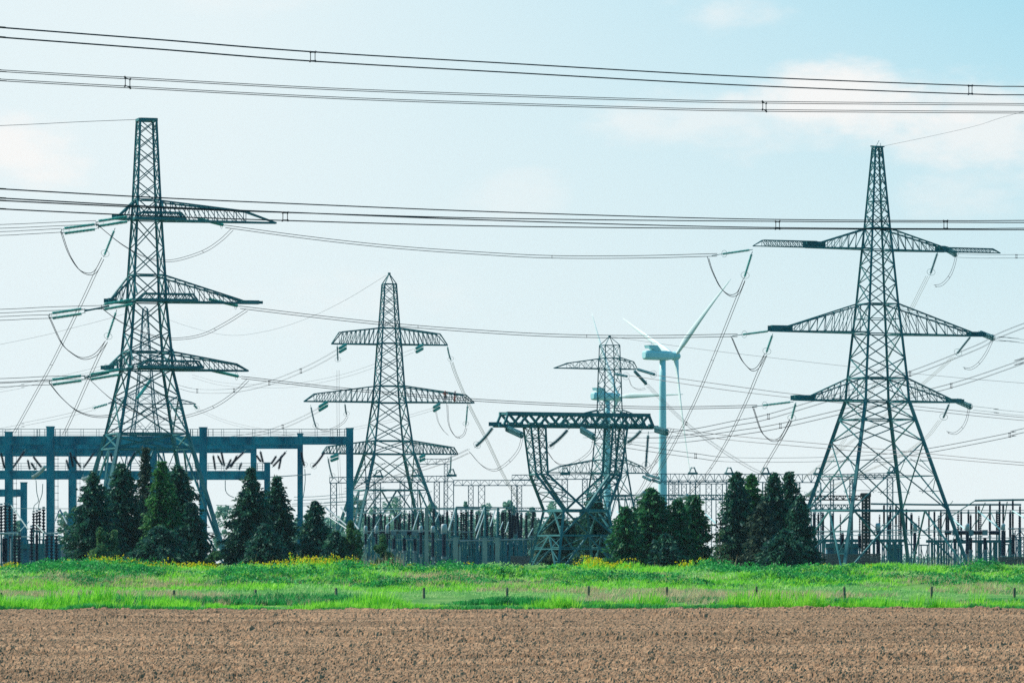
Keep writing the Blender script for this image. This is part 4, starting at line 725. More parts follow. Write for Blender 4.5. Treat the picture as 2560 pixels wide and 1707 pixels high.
for nm, a, tp in (('tall pale concrete pillar rising through the breaker row', (1062, 1071, 1268), None), ('pale concrete pillar right of the largest white transformer', (1133, 1145, 1342), 1270), ('left one of two pale pillars nearest the portal tower', (1206, 1218, 1343), 1266), ('right one of two pale pillars nearest the portal tower', (1238, 1249, 1343), 1268),
                  ('short pale pillar under the breaker, left one', (1003, 1009, 1384), None), ('short pale pillar under the breaker, right one', (1031, 1036, 1384), None), ('short pale stub between the first two taller pillars', (1147, 1152, 1366), None)):
    pillar(nm, *a, .060, top=tp)
for i, (pts, r, m) in enumerate([([(880, 1269, 740), (1050, 1269, 740), (1200, 1270, 740)], .07, 'steel'), ([(944, 1274, 735), (1060, 1271, 735)], .12, 'paleins'), ([(1088, 1272, 735), (1250, 1273, 735)], .11, 'paleins'), ([(1140, 1267, 738), (1275, 1269, 738)], .12, 'steel'), ([(886, 1282, 735), (985, 1281, 735)], .1, 'paleins'),
                                 ([(1300, 1276, 730), (1356, 1277, 730)], .1, 'paleins'), ([(905, 1329, 722), (980, 1326, 722), (1078, 1326, 722)], .06, 'paleins'), ([(1120, 1328, 722), (1188, 1330, 722)], .07, 'galv'), ([(986, 1348, 730), (1140, 1349, 730)], .09, 'galv'), ([(1150, 1352, 730), (1335, 1347, 730)], .12, 'galv')]):
    rod(f'horizontal tube of the central switchyard, {ORD[i]} counting down from the top', pts, r, m, group='central busbars')
for i, (pts, r, m) in enumerate([([(2177, 1259, 745), (2330, 1261, 745), (2480, 1261, 745), (2553, 1261, 745)], .16, 'steel'), ([(2437, 1251, 735), (2480, 1250, 735), (2620, 1248, 735)], .17, 'steel'), ([(2030, 1275, 735), (2260, 1275.5, 735), (2400, 1276, 735)], .08, 'steel'), ([(2350, 1281, 735), (2620, 1281.5, 735)], .1, 'steel'), ([(2360, 1275, 730), (2620, 1275, 730)], .05, 'steel'),
                                 ([(2040, 1328, 735), (2240, 1325, 735), (2420, 1327, 735)], .08, 'paleins'), ([(2040, 1338, 735), (2330, 1337, 735)], .06, 'paleins'), ([(2395, 1344, 735), (2540, 1344, 735)], .07, 'galv'), ([(2520, 1321, 735), (2620, 1321, 735)], .1, 'galv')]):
    rod(f'horizontal tube of the right switchyard, {ORD[i]} counting down from the top', pts, r, m, group='right-hand busbars')
for i, (x0, y0, x1, y1, r, m) in enumerate([(1003, 1281, 967, 1312, .09, 'paleins'), (1047, 1279, 1032, 1325, .09, 'paleins'), (1139, 1268, 1121, 1326, .13, 'paleins'), (1211, 1268, 1188, 1328, .13, 'paleins'), (1212, 1284, 1190, 1346, .1, 'paleins'), (1237, 1276, 1225, 1316, .1, 'paleins'), (1257, 1304, 1249, 1325, .08, 'paleins'), (1271, 1304, 1263, 1330, .08, 'paleins'),
                                            (811, 1266, 868, 1314, .12, 'lightgrey'), (852, 1268, 897, 1322, .12, 'lightgrey'), (820, 1290, 868, 1322, .1, 'lightgrey'), (1332, 1320, 1320, 1342, .08, 'paleins'), (1099, 1278, 1088, 1304, .07, 'paleins')]):
    rod(f'pale slanting rod of the central switchyard, {ORD[i] if i < 8 or i > 10 else ORD[i-8]} {"from the left" if i < 8 else "of the three over the light green bush" if i < 11 else "in the insulator row"}', [(x0, y0, 728), (x1, y1, 724)], r, m, 'disconnector_rod', 'disconnector rod', 'slanting disconnector arms')
for i, (x0, y0, x1, y1, r, m) in enumerate([(2373, 1290, 2412, 1322, .10, 'white'), (2444, 1276, 2501, 1323, .10, 'white'), (2531, 1276, 2580, 1306, .10, 'white'), (2375, 1292, 2436, 1252, .08, 'steel'), (2440, 1310, 2463, 1256, .08, 'steel'), (2449, 1322, 2476, 1278, .08, 'steel'), (2511, 1300, 2518, 1254, .08, 'steel'), (2380, 1290, 2402, 1326, .06, 'steel'),
                                            (2366, 1272, 2382, 1252, .05, 'steel'), (2478, 1282, 2494, 1318, .07, 'steel'), (2428, 1322, 2440, 1302, .06, 'steel'), (1737, 1262, 1790, 1308, .1, 'white'), (1542, 1278, 1578, 1310, .1, 'white')]):
    wh = 'beside the pointed pylon, ' if i < 11 else 'behind the bushy trees, '
    rod(f'{"white" if m == "white" else "dark"} slanting rod {wh}{ORD[i if i < 11 else i-11]} from the left of its cluster', [(x0, y0, 732), (x1, y1, 728)], r, m, 'disconnector_rod', 'disconnector rod', 'slanting disconnector arms of the right switchyard')
for i, (x0, y0, x1, y1, r, m) in enumerate([(26, 1260, 70, 1322, .1, 'paleins'), (72, 1303, 50, 1328, .07, 'paleins'), (150, 1274, 170, 1312, .13, 'galv'), (148, 1276, 135, 1308, .08, 'galv'), (92, 1312, 110, 1332, .08, 'paleins'), (139, 1328, 166, 1320, .06, 'galv')]):
    rod(f'pale slanting rod of the left switchyard, {ORD[i]} in its cluster before the concrete columns', [(x0, y0, 672), (x1, y1, 668)], r, m, 'disconnector_rod', 'disconnector rod', 'slanting disconnector arms of the left switchyard')
for i, (pts, r) in enumerate([([(-20, 1333, 665), (46, 1332, 665)], .12), ([(108, 1333, 665), (150, 1332, 665)], .12), ([(-20, 1270, 690), (175, 1271, 690)], .05), ([(52, 1341, 665), (160, 1341, 665)], .09)]):
    rod(f'pale horizontal tube of the left switchyard, {ORD[i]} in its cluster before the concrete columns', pts, r, 'paleins', group='left busbars')
for i in range(36):                                              # rear rank of the central switchyard
    x = 888+i*12.2+random.uniform(-3, 3); y0 = 1283+random.uniform(-4, 8); post(f'thin insulator column of the central rear rank, {ORD[i]} counted from the left', x, y0, 1343+random.uniform(-12, 4), .071, random.choice((.2, .24, .3)), 11, group='rear rank of the central switchyard', smooth=i % 3 == 0)
for i in range(22):
    x = 2030+i*24.5+random.uniform(-6, 6); y0 = 1282+random.uniform(-6, 12); post(f'thin insulator column of the right rear rank, {ORD[i]} counted from the left', x, y0, 1336+random.uniform(-6, 6), .072, random.choice((.17, .2, .26)), 11, group='rear rank of the right switchyard', smooth=i % 2 == 0)
def frame(label, px, w, y0, s, group):
    D = s*F; X = lambda q: (q-1280)*s; Z = HC+(Y0-y0)*s; b = MB()
    for sx in (-w/2, w/2): b.bar((X(px+sx), D, 0), (X(px+sx), D, Z), .17)
    b.bar((X(px-w/2-4), D, Z), (X(px+w/2+4), D, Z), .2); b.bar((X(px-w/2), D, 0), (X(px+w/2), D, Z*.9), .09); b.bar((X(px+w/2), D, 0), (X(px-w/2), D, Z*.9), .09); b.bar((X(px-w/2), D, Z*.5), (X(px+w/2), D, Z*.5), .09)
    tag(b.build('support_frame', M[random.choice(('steel', 'steel', 'steel_far'))]), label, 'support frame', group)
for i in range(17): frame(f'low braced steel support frame of the central switchyard, {ORD[i]} from the left', 896+i*25+random.uniform(-5, 5), random.uniform(9, 17), 1348+random.uniform(-4, 10), .063, 'low support frames of the central switchyard')
for i in range(16): frame(f'low braced steel support frame of the right switchyard, {ORD[i]} from the left', 2050+i*33+random.uniform(-8, 8), random.uniform(9, 18), 1352+random.uniform(-4, 10), .063, 'low support frames of the right switchyard')
for i in range(11): frame(f'narrow steel frame before the blue switch house, {ORD[i]} counted from the left', 1132+i*18+random.uniform(-4, 4), random.uniform(6, 12), 1350+random.uniform(-4, 14), .0625, 'narrow frames before the switch house')
for i in range(14):
    x = 1128+i*14.2+random.uniform(-4, 4); post(f'short dark column under the insulator row, {ORD[i]} from the left before the portal tower', x, 1354+random.uniform(-3, 8), 1388, .0632, random.choice((.2, .26, .32)), 8, group='short columns under the central insulator row', smooth=i % 2 == 0)
for i in range(7): frame(f'low braced steel support frame of the left switchyard, {ORD[i]} from the left', 6+i*23+random.uniform(-3, 3), random.uniform(9, 15), 1352+random.uniform(-4, 10), .058, 'low support frames of the left switchyard')
for nm, px, y0, y1, s, r in (('stout smooth dark breaker column at the left picture edge', 12, 1344, 1404, .0548, .42), ('slender dark column before the first dark spruce', 92, 1334, 1402, .0548, .22)):
    post(nm, px, y0, y1, s, r, 12, group='left breaker columns', smooth=True)
rod('pale vertical pipe in front of the left blue building', [(28, 1345, 650), (27, 1416, 650)], .13, 'galv', 'pipe', 'pipe')
def lattice_gantry(label, s, x0, x1, y0, y1, cols, caps=(), n=None, m='steel_far', w=.13, dep=.9, yg=None, tilt=0., group='lattice busbar gantries'):
    D = s*F; X = lambda px: (px-1280)*s; Z = lambda py: HC+(Y0-py)*s; T = thing('lattice_gantry', label, 'gantry', (X(x0), D, 0), group)
    b = MB(); n = n or max(4, int((x1-x0)/11)); zz0 = lambda px: Z(y0+tilt*(px-x0)); zz1 = lambda px: Z(y1+tilt*(px-x0))
    for yl in (D-dep/2, D+dep/2):
        b.bar((X(x0), yl, zz0(x0)), (X(x1), yl, zz0(x1)), w); b.bar((X(x0), yl, zz1(x0)), (X(x1), yl, zz1(x1)), w*1.2)
        xs = np.linspace(x0, x1, n+1)
        for i in range(n):
            p, q = (zz0, zz1) if i % 2 else (zz1, zz0); b.bar((X(xs[i]), yl, p(xs[i])), (X(xs[i+1]), yl, q(xs[i+1])), w*.6)
            if i % 2 == 0: b.bar((X(xs[i]), yl, zz0(xs[i])), (X(xs[i]), yl, zz1(xs[i])), w*.6)
    b.build('truss_beam', M[m], T)
    for px, wc in cols:
        b = MB(); zt = zz1(px); h = wc*s/2; nn = max(3, int(zt/(2.2*h+.01)))
        for sx in (-h, h):
            for yl in (D-h, D+h): b.bar((X(px)+sx, yl, 0), (X(px)+sx, yl, zt), w*1.1)
        for i in range(nn):
            a, e = zt*i/nn, zt*(i+1)/nn; sg = 1 if i % 2 else -1
            b.bar((X(px)-sg*h, D-h, a), (X(px)+sg*h, D-h, e), w*.6); b.bar((X(px)-sg*h, D+h, e), (X(px)+sg*h, D+h, a), w*.6)
        b.build('lattice_column', M[m], T)
    for px in caps:
        b = MB(); z = zz0(px); h = .75
        for sx in (-1, 1):
            for sy in (-1, 1): b.bar((X(px)+sx*h, D+sy*h, z), (X(px)+sx*h*.35, D+sy*h*.35, z+1.3), w*1.2)
        b.box(X(px)-h*1.25, X(px)+h*1.25, D-h, D+h, z-.12, z+.3); b.ring((X(px), D, z+1.2), (0, 0, 1), h*.5, w*.6); b.build('cap', M['steel'], T)
    return T
lattice_gantry('lattice gantry crossing behind the mid pylon legs with three capped columns', .074, 824, 1136, 1193, 1207, [(834, 15), (925, 20), (945, 13), (1006, 12), (1037, 15), (1092, 13), (1122, 24)], (946, 1039, 1129), tilt=-.012)
lattice_gantry('lower far lattice gantry between the mid pylon and the portal tower', .078, 1134, 1345, 1200, 1213, [(1177, 12), (1204, 16), (1285, 13), (1299, 11)], ())
lattice_gantry('lattice gantry seen through the portal tower legs with a capped column', .075, 1280, 1540, 1187, 1199, [(1412, 14), (1462, 12), (1498, 14)], (1413,), tilt=-.01)
lattice_gantry('short far lattice truss right of the mid pylon lowest arm', .088, 1046, 1124, 1147, 1160, [(1115, 9)], (), w=.12)
lattice_gantry('long far lattice gantry behind the turbine tower and conifers with four capped columns', .077, 1632, 2050, 1184, 1204, [(1677, 11), (1692, 10), (1732, 14), (1823, 14), (1914, 15), (1995, 9), (2045, 14)], (1732, 1823, 1914, 2045), tilt=.004)
lattice_gantry('far lattice gantry behind the pointed pylon body', .080, 2052, 2232, 1186, 1199, [(2080, 8), (2128, 7), (2225, 14)], (2229,), tilt=-.02)
lattice_gantry('rear lattice gantry with thin columns right of the nearer turbine tower', .083, 1660, 1860, 1201, 1209, [(1710, 12), (1744, 12), (1772, 14), (1798, 16)], (), w=.12)
lattice_gantry('low dark lattice beam between the portal tower and the tall conifers', .062, 1520, 1818, 1237, 1248, [(1590, 9)], (), m='steel', w=.16, n=34)
lattice_gantry('low reddish lattice beam left of the rusty lattice column', .062, 1996, 2156, 1239, 1249, [], (), m='rust', w=.16, n=20)
lattice_gantry('second low lattice beam behind the pointed pylon legs', .064, 2010, 2150, 1261, 1273, [(2024, 8)], (), m='steel', w=.14, n=18)
lattice_gantry('low lattice beam left of the portal tower base', .066, 1284, 1356, 1269, 1278, [], (), m='steel', w=.13, n=10)
lattice_gantry('grey lattice stand at the right picture edge', .062, 2538, 2600, 1326, 1342, [(2546, 12), (2556, 8)], (), m='steel_far', w=.12)
T_ = lattice_gantry('rusty brown lattice column inside the pointed pylon legs', .060, 2152, 2177, 1234, 1239, [(2160, 7), (2170, 7)], (), m='rust', w=.26, dep=.8, n=2)
def platform(label, s, x0, x1, y0, y1, legs, m='steel'):
    D = s*F; X = lambda px: (px-1280)*s; Z = lambda py: HC+(Y0-py)*s; T = thing('equipment_platform', label, 'platform', (X(x0), D, 0), 'steel equipment platforms')
    b = MB(); b.box(X(x0), X(x1), D-.9, D-.6, Z(y1), Z(y0)); b.box(X(x0), X(x1), D+.6, D+.9, Z(y1), Z(y0)); b.box(X(x0)+.05, X(x1)-.05, D-.6, D+.6, Z(y0)-.16, Z(y0)-.06); b.build('deck', M[m], T)
    for px in legs:
        b = MB()
        for yl in (D-.75, D+.75): b.bar((X(px), yl, 0), (X(px), yl, Z(y1)), .24)
        b.bar((X(px), D-.75, Z(y1)*.2), (X(px), D+.75, Z(y1)*.9), .1); b.build('leg', M[m], T)
platform('dark steel platform between the pointed pylon inner legs', .0615, 2048, 2262, 1347, 1355, [2060, 2088, 2130, 2185, 2196, 2222, 2236, 2252])
platform('dark steel platform right of the pointed pylon', .0615, 2316, 2534, 1349, 1356, [2330, 2345, 2360, 2446, 2452, 2476, 2488, 2500, 2530])
def building(label, s, x0, x1, y0, dep, m, roof=.25, name='switch_house', cat='building'):
    D = s*F; X = lambda px: (px-1280)*s; zt = HC+(Y0-y0)*s; T = thing(name, label, cat, (X(x0), D, 0))
    b = MB(); b.box(X(x0), X(x1), D, D+dep, -.02, zt-.56); b.build('wall', M[m], T)
    b = MB(); b.box(X(x0)-.25, X(x1)+.25, D-.25, D+dep+.25, zt-.55, zt+roof); b.build('roof', M['steel'], T)
    n = max(1, int((x1-x0)/90))
    for i in range(n): b = MB(); q = X(x0)+(X(x1)-X(x0))*(i+.5)/n; b.box(q-.5, q+.5, D-.05, D-.003, zt*.45, zt*.82); b.build('louvre_panel', M['steel'], T)
building('blue clad switch house behind the concrete pillars left of the portal tower', .072, 1150, 1300, 1381, 8, 'bluewall')
building('blue clad control building behind the left insulator columns', .063, 48, 152, 1362, 8, 'bluewall')
building('small dark kiosk under the platform left of the rusty column', .0625, 2068, 2146, 1360, 4, 'bluewall', .15, 'kiosk', 'kiosk')
building('dark blue equipment cabinet right of the rusty column', .0625, 2222, 2250, 1362, 3, 'bluewall', .15, 'equipment_cabinet', 'cabinet')
def brickwall(label, s, x0, x1, y0, name='brick_wall', m='brick', slope=0.):
    D = s*F; X = lambda px: (px-1280)*s; zt = HC+(Y0-y0)*s; b = MB(); n = 13
    for i in range(n): b.box(X(x0)+(.05 if i % 2 else 0), X(x1)-(.05 if i % 2 else 0), D-.2+slope*i*.16+(i % 2)*.03, D+.4+slope*i*.16, zt*i/n, zt*(i+.93)/n)
    return tag(b.build(name, M[m]), label, 'wall')
brickwall('low brown brick wall at the feet of the pointed pylon', .0535, 2055, 2202, 1383)
brickwall('sloping pale brick heap left of the portal tower feet', .056, 1276, 1334, 1389, 'brick_heap', slope=1.)
brickwall('short brown brick wall at the far right behind the bank', .0535, 2496, 2575, 1391)
# ------------------------------------------------------------------ wind turbines
def turbine(label, hub, tx, D, Lb, phase, c=.513):
    ax = np.array((math.sqrt(1-c*c), c, 0)); e1 = np.array((c, -math.sqrt(1-c*c), 0)); up = np.array((0, 0, 1.)); h = P(*hub, D)
    off = (hub[0]-tx)*D/F/ax[0]; tb = h-ax*off; T = thing('wind_turbine', label, 'wind turbine', (tb[0], tb[1], 0), 'wind turbines'); q = lambda a, s_, z: h+ax*(a-off)+e1*s_+up*z
    b = MB(); zt = h[2]-1.6; b.tube([(tb[0], tb[1], zt*i/8) for i in range(9)], 1, 24, [1.95-.75*i/8 for i in range(9)]); b.build('tower', M['white'], T, True)
    b = MB(); ts = (-8.6, -8.2, -7.6, -4, 2, 4.4); wd = (1.3, 1.75, 1.95, 2.0, 2.0, 1.5); vs = []; nn = 14
    for a, w in zip(ts, wd):
        for i in range(nn):
            t = 2*math.pi*i/nn; cx, cz = math.cos(t), math.sin(t); k = (abs(cx)**4+abs(cz)**4)**-.25; vs.append(q(a, cx*k*w, cz*k*w*.92+.1))
    fs = [(r*nn+i, r*nn+(i+1) % nn, (r+1)*nn+(i+1) % nn, (r+1)*nn+i) for r in range(len(ts)-1) for i in range(nn)]+[tuple(range(nn-1, -1, -1)), tuple(range((len(ts)-1)*nn, len(ts)*nn))]
    b.add(vs, fs); nac = b.build('nacelle', M['white'], T, False)
    b = MB(); w = 1.7
    pr = ((-7.4, 3.9), (-3.4, 3.9), (-1.6, 1.85), (-4.4, 1.85), (-5.5, 2.9), (-6.9, 2.7)); vs = [q(a, -w, z) for a, z in pr]+[q(a, w, z) for a, z in pr]; n = len(pr)
    b.add(vs, [tuple(range(n)), tuple(range(2*n-1, n-1, -1))]+[(i, i+n, (i+1) % n+n, (i+1) % n) for i in range(n)]); b.bar(q(-5.6, .5, 3.9), q(-5.6, .5, 5.2), .08); b.bar(q(-4.9, -.4, 3.9), q(-4.9, -.4, 5.4), .08); b.build('cooler', M['white'], nac)
    b = MB(); b.tube([q(a, 0, 0) for a in (4.4, 4.8, 6.6, 7.6, 8.2)], 1, 18, [1.5, 1.75, 1.7, 1.0, .1]); hb = b.build('hub', M['white'], T, True)
    for j in range(3):
        f = math.radians(phase+120*j); d = e1*math.sin(f)+up*math.cos(f); tg = e1*math.cos(f)-up*math.sin(f); vs = []; st = (0.02, .05, .09, .15, .21, .3, .45, .6, .75, .88, .96, 1.0); ch = (1.9, 1.9, 2.2, 3.1, 3.5, 3.2, 2.6, 2.05, 1.5, 1.05, .7, .2); th = (1.9, 1.8, 1.6, 1.15, .9, .7, .48, .34, .22, .14, .09, .03)
        for u, cc, tk in zip(st, ch, th):
            pit = math.radians(8+22*(1-u)**2); cd = tg*math.cos(pit)+ax*math.sin(pit); nd = ax*math.cos(pit)-tg*math.sin(pit); c0 = q(6.0, 0, 0)+d*u*Lb+ax*(2.2*u*u)
            for k in range(10):
                t = 2*math.pi*k/10; vs.append(c0+cd*(math.cos(t)*cc*.34-.08*cc)+nd*math.sin(t)*tk/2*(1+.4*math.cos(t)))
        fs = [(r*10+i, r*10+(i+1) % 10, (r+1)*10+(i+1) % 10, (r+1)*10+i) for r in range(len(st)-1) for i in range(10)]+[tuple(range(9, -1, -1)), tuple(range((len(st)-1)*10, len(st)*10))]
        b = MB(); b.add(vs, fs); b.build('blade', M['blade_white'], hb, True)
turbine('nearer white wind turbine with its tower in full view right of the portal tower', (1690, 890), 1656, 1848, 45, 51.5)
turbine('farther white wind turbine half hidden behind the slim pylon lattice', (1540, 992), 1518, 2172, 45, 90, .59)
# ------------------------------------------------------------------ trees
def crown_quads(centers, spread, per, a, bq):
    n = len(centers)*per; c = np.repeat(centers, per, 0)+RNG.normal(size=(n, 3))*np.repeat(np.atleast_1d(spread), per if np.ndim(spread) else n)[:, None]
    return rand_quads(c, a*RNG.uniform(.6, 1.3, n), bq*RNG.uniform(.6, 1.3, n))
def conifer(label, px, yt, wpx, s, m='spruce', p=.8, dens=1., group='spruces along the substation edge', name='spruce_tree', skirt=.0, lean=0., droop=.35):
    D = s*F; X = (px-1280)*s; H = HC+(Y0-yt)*s; R = wpx*s/2; T = thing(name, label, 'tree', (X, D, 0), group)
    b = MB(); b.tube([(X, D, -.05), (X, D, H*.3), (X+lean*.4, D, H*.7), (X+lean, D, H*.97)], .1, 8, [.24, .18, .1, .03])
    R *= 1.12; nb = int(H*42*dens); t = np.sort(RNG.uniform(skirt, 1, nb)**.9); t = np.round(t*H/.55)*.55/H+RNG.normal(0, .012, nb); t = np.clip(t, .02, .995)
    az = RNG.uniform(0, 2*np.pi, nb); rr = R*np.clip((1-t), .02, 1)**p*np.clip(RNG.normal(.80, .27, nb), .3, 1.35)*np.clip(.55+t*4, 0, 1)
    cs = []; sz = []
    for ti, ai, ri in zip(t, az, rr):
        k = max(2, int(ri/.26)); u = np.linspace(.12, 1, k); z = ti*H+ri*(.25*u-droop*u*u)+.1
        cx = X+lean*ti+np.cos(ai)*ri*u; cy = D+np.sin(ai)*ri*u; cs.append(np.stack((cx, cy, np.maximum(z, .1)), -1))
        if ri > R*.45 and RNG.random() < .2: b.bar((X+lean*ti, D, ti*H+.1), (cx[-1], cy[-1], z[-1]), .035)
    b.build('trunk', M['bark'], T)
    c = np.concatenate(cs); n = len(c)*5; c5 = np.repeat(c, 5, 0)+RNG.normal(size=(n, 3))*np.array((.17, .17, .13))
    d = c5-np.array((X, D, 0)); d[:, 2] = -np.linalg.norm(d[:, :2], axis=1)*.3; d += RNG.normal(size=(n, 3))*.55*np.linalg.norm(d, axis=1)[:, None]; d /= np.linalg.norm(d, axis=1)[:, None]+1e-9
    e = np.cross(d, RNG.normal(size=(n, 3))); e /= np.linalg.norm(e, axis=1)[:, None]+1e-9; la = RNG.uniform(.18, .38, n)[:, None]; lb = RNG.uniform(.07, .15, n)[:, None]
    leaf_obj('crown', np.stack((c5-d*la, c5-e*lb, c5+d*la, c5+e*lb), 1), M[m], T); return T
def bush(label, px, yt, wpx, s, m='leaf', n=70, a=.34, group='broadleaf trees and bushes by the substation', name='bushy_tree', pts=None, per=170, base=.0, depth=.9, cat='tree'):
    D = s*F; X = (px-1280)*s; H = HC+(Y0-yt)*s; R = wpx*s/2; T = thing(name, label, cat, (X, D, 0), group)
    b = MB(); cen = []
    for i in range(n):
        t = RNG.uniform(base+.06, .96)**.85; r = R*math.sqrt(max(.03, 1-((t-.34)/.68)**2 if t > .34 else 1-.25*(t-.34)**2/.12))*RNG.uniform(.35, .95); ai = RNG.uniform(0, 2*math.pi)
        cen.append((X+math.cos(ai)*r, D+math.sin(ai)*r*depth, max(.25, t*H-.25)))
    for j, (qx, qy) in enumerate(pts or ()):                    # leading shoots that give the crown its own outline
        for u in np.linspace(.0, 1, 5): cen.append(((qx-1280)*s+RNG.normal(0, .08), D+RNG.normal(0, .3), (HC+(Y0-qy)*s)*(1-.28*(1-u))))
    cen = np.array(cen); b.tube([(X, D, -.05), (X+.1, D, H*.35), (X, D, H*.75)], .1, 7, [.2, .14, .05])
    for c in cen[::3]: b.tube([(X, D, min(H*.3, c[2]*.6)), tuple(c)], .03, 4)
    b.build('trunk', M['bark'], T); sp_ = np.repeat(np.clip(R*.24, .28, 3.)*RNG.uniform(.7, 1.2, len(cen)), 1)
    if pts: sp_[-5*len(pts):] = .26
    nn = len(cen)*per; g_ = RNG.normal(size=(nn, 3)); g_ /= np.linalg.norm(g_, axis=1)[:, None]; g_ *= RNG.uniform(.25, 1., nn)[:, None]**.5
    c = np.repeat(cen, per, 0)+g_*np.repeat(sp_*1.35, per)[:, None]; c[:, 2] = np.maximum(c[:, 2], .05)
    leaf_obj('crown', rand_quads(c, a*RNG.uniform(.6, 1.4, nn), a*.7*RNG.uniform(.6, 1.4, nn)), M[m], T); return T
TR = .0452
for a in (('leftmost dark spruce beside the flat-topped pylon leg', 232, 1184, 178, .0450, 'spruce', .75), ('dark pointed spruce left of the brown-topped one', 304, 1164, 150, .0456, 'spruce', .62), ('sparse brown-topped spruce rising highest inside the pylon legs', 364, 1124, 90, .0462, 'spruce3', .85),
          ('bright green spruce right of the brown-topped one', 405, 1160, 124, .0452, 'spruce2', .62), ('broad dark spruce at the right end of the pylon-foot group', 446, 1168, 160, .0458, 'spruce', .6), ('low dark spruce skirting the pylon-foot group on the right', 478, 1262, 96, .0450, 'spruce', .6),
          ('tallest spruce of the middle pair, with ragged branches', 628, 1176, 168, .0452, 'spruce', .75), ('slender second spruce of the middle pair', 692, 1196, 140, .0457, 'spruce', .75),
          ('leftmost of the tall conifers at the pointed pylon', 1842, 1186, 112, .0455, 'spruce', .55), ('yellow-tinged conifer second in the row at the pointed pylon', 1878, 1193, 108, .0458, 'spruce2', .6), ('brown-flecked conifer in the middle of the row at the pointed pylon', 1908, 1262, 120, .0450, 'spruce3', .55),
          ('third tall pointed conifer in the row at the pointed pylon', 1935, 1189, 124, .0455, 'spruce', .62), ('fourth tall pointed conifer in the row at the pointed pylon', 1972, 1186, 120, .0458, 'spruce', .68), ('broad low conifer touching the pointed pylon left leg', 2000, 1246, 112, .0452, 'spruce', .62)):
    conifer(*a[:7], dens=.62 if 'sparse' in a[0] else 1.05)
conifer('rounded dark conifer between the middle spruces and the light green bush', 790, 1260, 100, .0452, 'spruce', .5, 1.1)
conifer('dark cypress rising behind the portal tower base, right one', 1487, 1236, 124, .0540, 'spruce', .6, 1.0)
conifer('olive dark cypress behind the portal tower base, left one', 1392, 1282, 110, .0545, 'spruce3', .5, 1.0)
conifer('low dark tree filling the middle of the portal tower base', 1442, 1300, 120, .0545, 'spruce', .5, 1.0)
conifer('bushy green tree with a pointed leader right of the portal tower', 1628, 1226, 142, .0452, 'leaf', .52, 1.25, droop=.2)
conifer('lower green shoulder tree touching the portal tower base', 1566, 1274, 96, .0448, 'leaf', .5, 1.25, droop=.2)
conifer('green tree left of a taller twin, between portal tower and tall conifers', 1695, 1253, 92, .0452, 'leaf', .5, 1.25, droop=.2)
conifer('taller green twin tree just left of the bare sapling', 1734, 1244, 104, .0456, 'leaf', .52, 1.25, droop=.2)
for a, k in ((('light green small tree in front of the insulator gear, right of the round conifer', 884, 1320, 70, .0446, 'leaf2'), dict(pts=[(874, 1309), (880, 1316)], n=30)),
             (('small round bush below the white-headed transformers', 958, 1352, 60, .0446, 'leaf2'), dict(pts=[(956, 1342)], n=26)), (('pale green broadleaf bush in front of the leftmost spruces', 262, 1330, 84, .0440, 'leaf2'), dict(n=26, pts=[(250, 1326), (284, 1332)])),
             (('small pale bush between the pylon-foot spruces and the middle pair', 534, 1376, 44, .0446, 'leaf2'), dict(n=20))):
    bush(*a, **k)
for a in (('low spruce left of the light green small tree', 838, 1334, 84), ('low spreading spruce at the foot of the tall conifers', 1962, 1330, 150), ('low spreading spruce closing the foot of the pylon-foot group', 400, 1322, 190), ('low spruce between the middle spruce pair', 662, 1318, 120), ('low spruce joining the two bright green trees', 1662, 1340, 110)):
    conifer(*a, .0446, 'spruce', .5, 1.1)
# bare sapling
s = .0446; X = (1800-1280)*s; D = s*F; T = thing('sapling', 'nearly bare thin sapling left of the tall conifers', 'tree', (X, D, 0)); b = MB(); b.tube([(X, D, 0), (X+.05, D, 2.6), (X-.08, D, 5.3)], .05, 6, [.07, .05, .02]); cs = []
for i in range(34):
    z = random.uniform(1.2, 5.2); a = random.uniform(0, 6.28); l = random.uniform(.5, 1.3)*(1-z/8); e = (X+math.cos(a)*l, D+math.sin(a)*l, z+l*.9); b.tube([(X, D, z), e], .02, 4); cs += [e, (X+math.cos(a)*l*.7, D+math.sin(a)*l*.7, z+l*.6)]
b.build('trunk', M['twig'], T); leaf_obj('crown', crown_quads(np.array(cs), .16, 9, .2, .1), M['leaf2'], T)
# hazy trees beyond the substation
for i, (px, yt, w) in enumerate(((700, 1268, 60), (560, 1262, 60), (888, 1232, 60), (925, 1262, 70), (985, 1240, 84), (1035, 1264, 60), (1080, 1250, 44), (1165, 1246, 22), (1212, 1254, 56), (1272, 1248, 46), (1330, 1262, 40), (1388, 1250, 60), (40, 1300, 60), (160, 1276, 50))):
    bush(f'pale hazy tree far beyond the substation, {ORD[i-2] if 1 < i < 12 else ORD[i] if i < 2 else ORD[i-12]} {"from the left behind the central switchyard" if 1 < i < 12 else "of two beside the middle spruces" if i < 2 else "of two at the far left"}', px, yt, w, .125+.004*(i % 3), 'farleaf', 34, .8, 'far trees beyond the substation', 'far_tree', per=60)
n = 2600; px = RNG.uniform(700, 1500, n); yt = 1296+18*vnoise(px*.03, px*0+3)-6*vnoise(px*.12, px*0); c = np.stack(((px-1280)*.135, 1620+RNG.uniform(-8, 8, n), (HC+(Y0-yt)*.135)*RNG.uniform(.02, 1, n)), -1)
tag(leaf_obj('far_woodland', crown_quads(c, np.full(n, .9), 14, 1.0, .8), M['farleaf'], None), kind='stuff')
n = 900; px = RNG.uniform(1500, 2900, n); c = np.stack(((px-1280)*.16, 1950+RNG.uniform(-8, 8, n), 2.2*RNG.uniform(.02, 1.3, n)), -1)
tag(leaf_obj('far_hedgerow', crown_quads(c, np.full(n, .8), 10, 1.0, .8), M['farleaf'], None), kind='stuff')
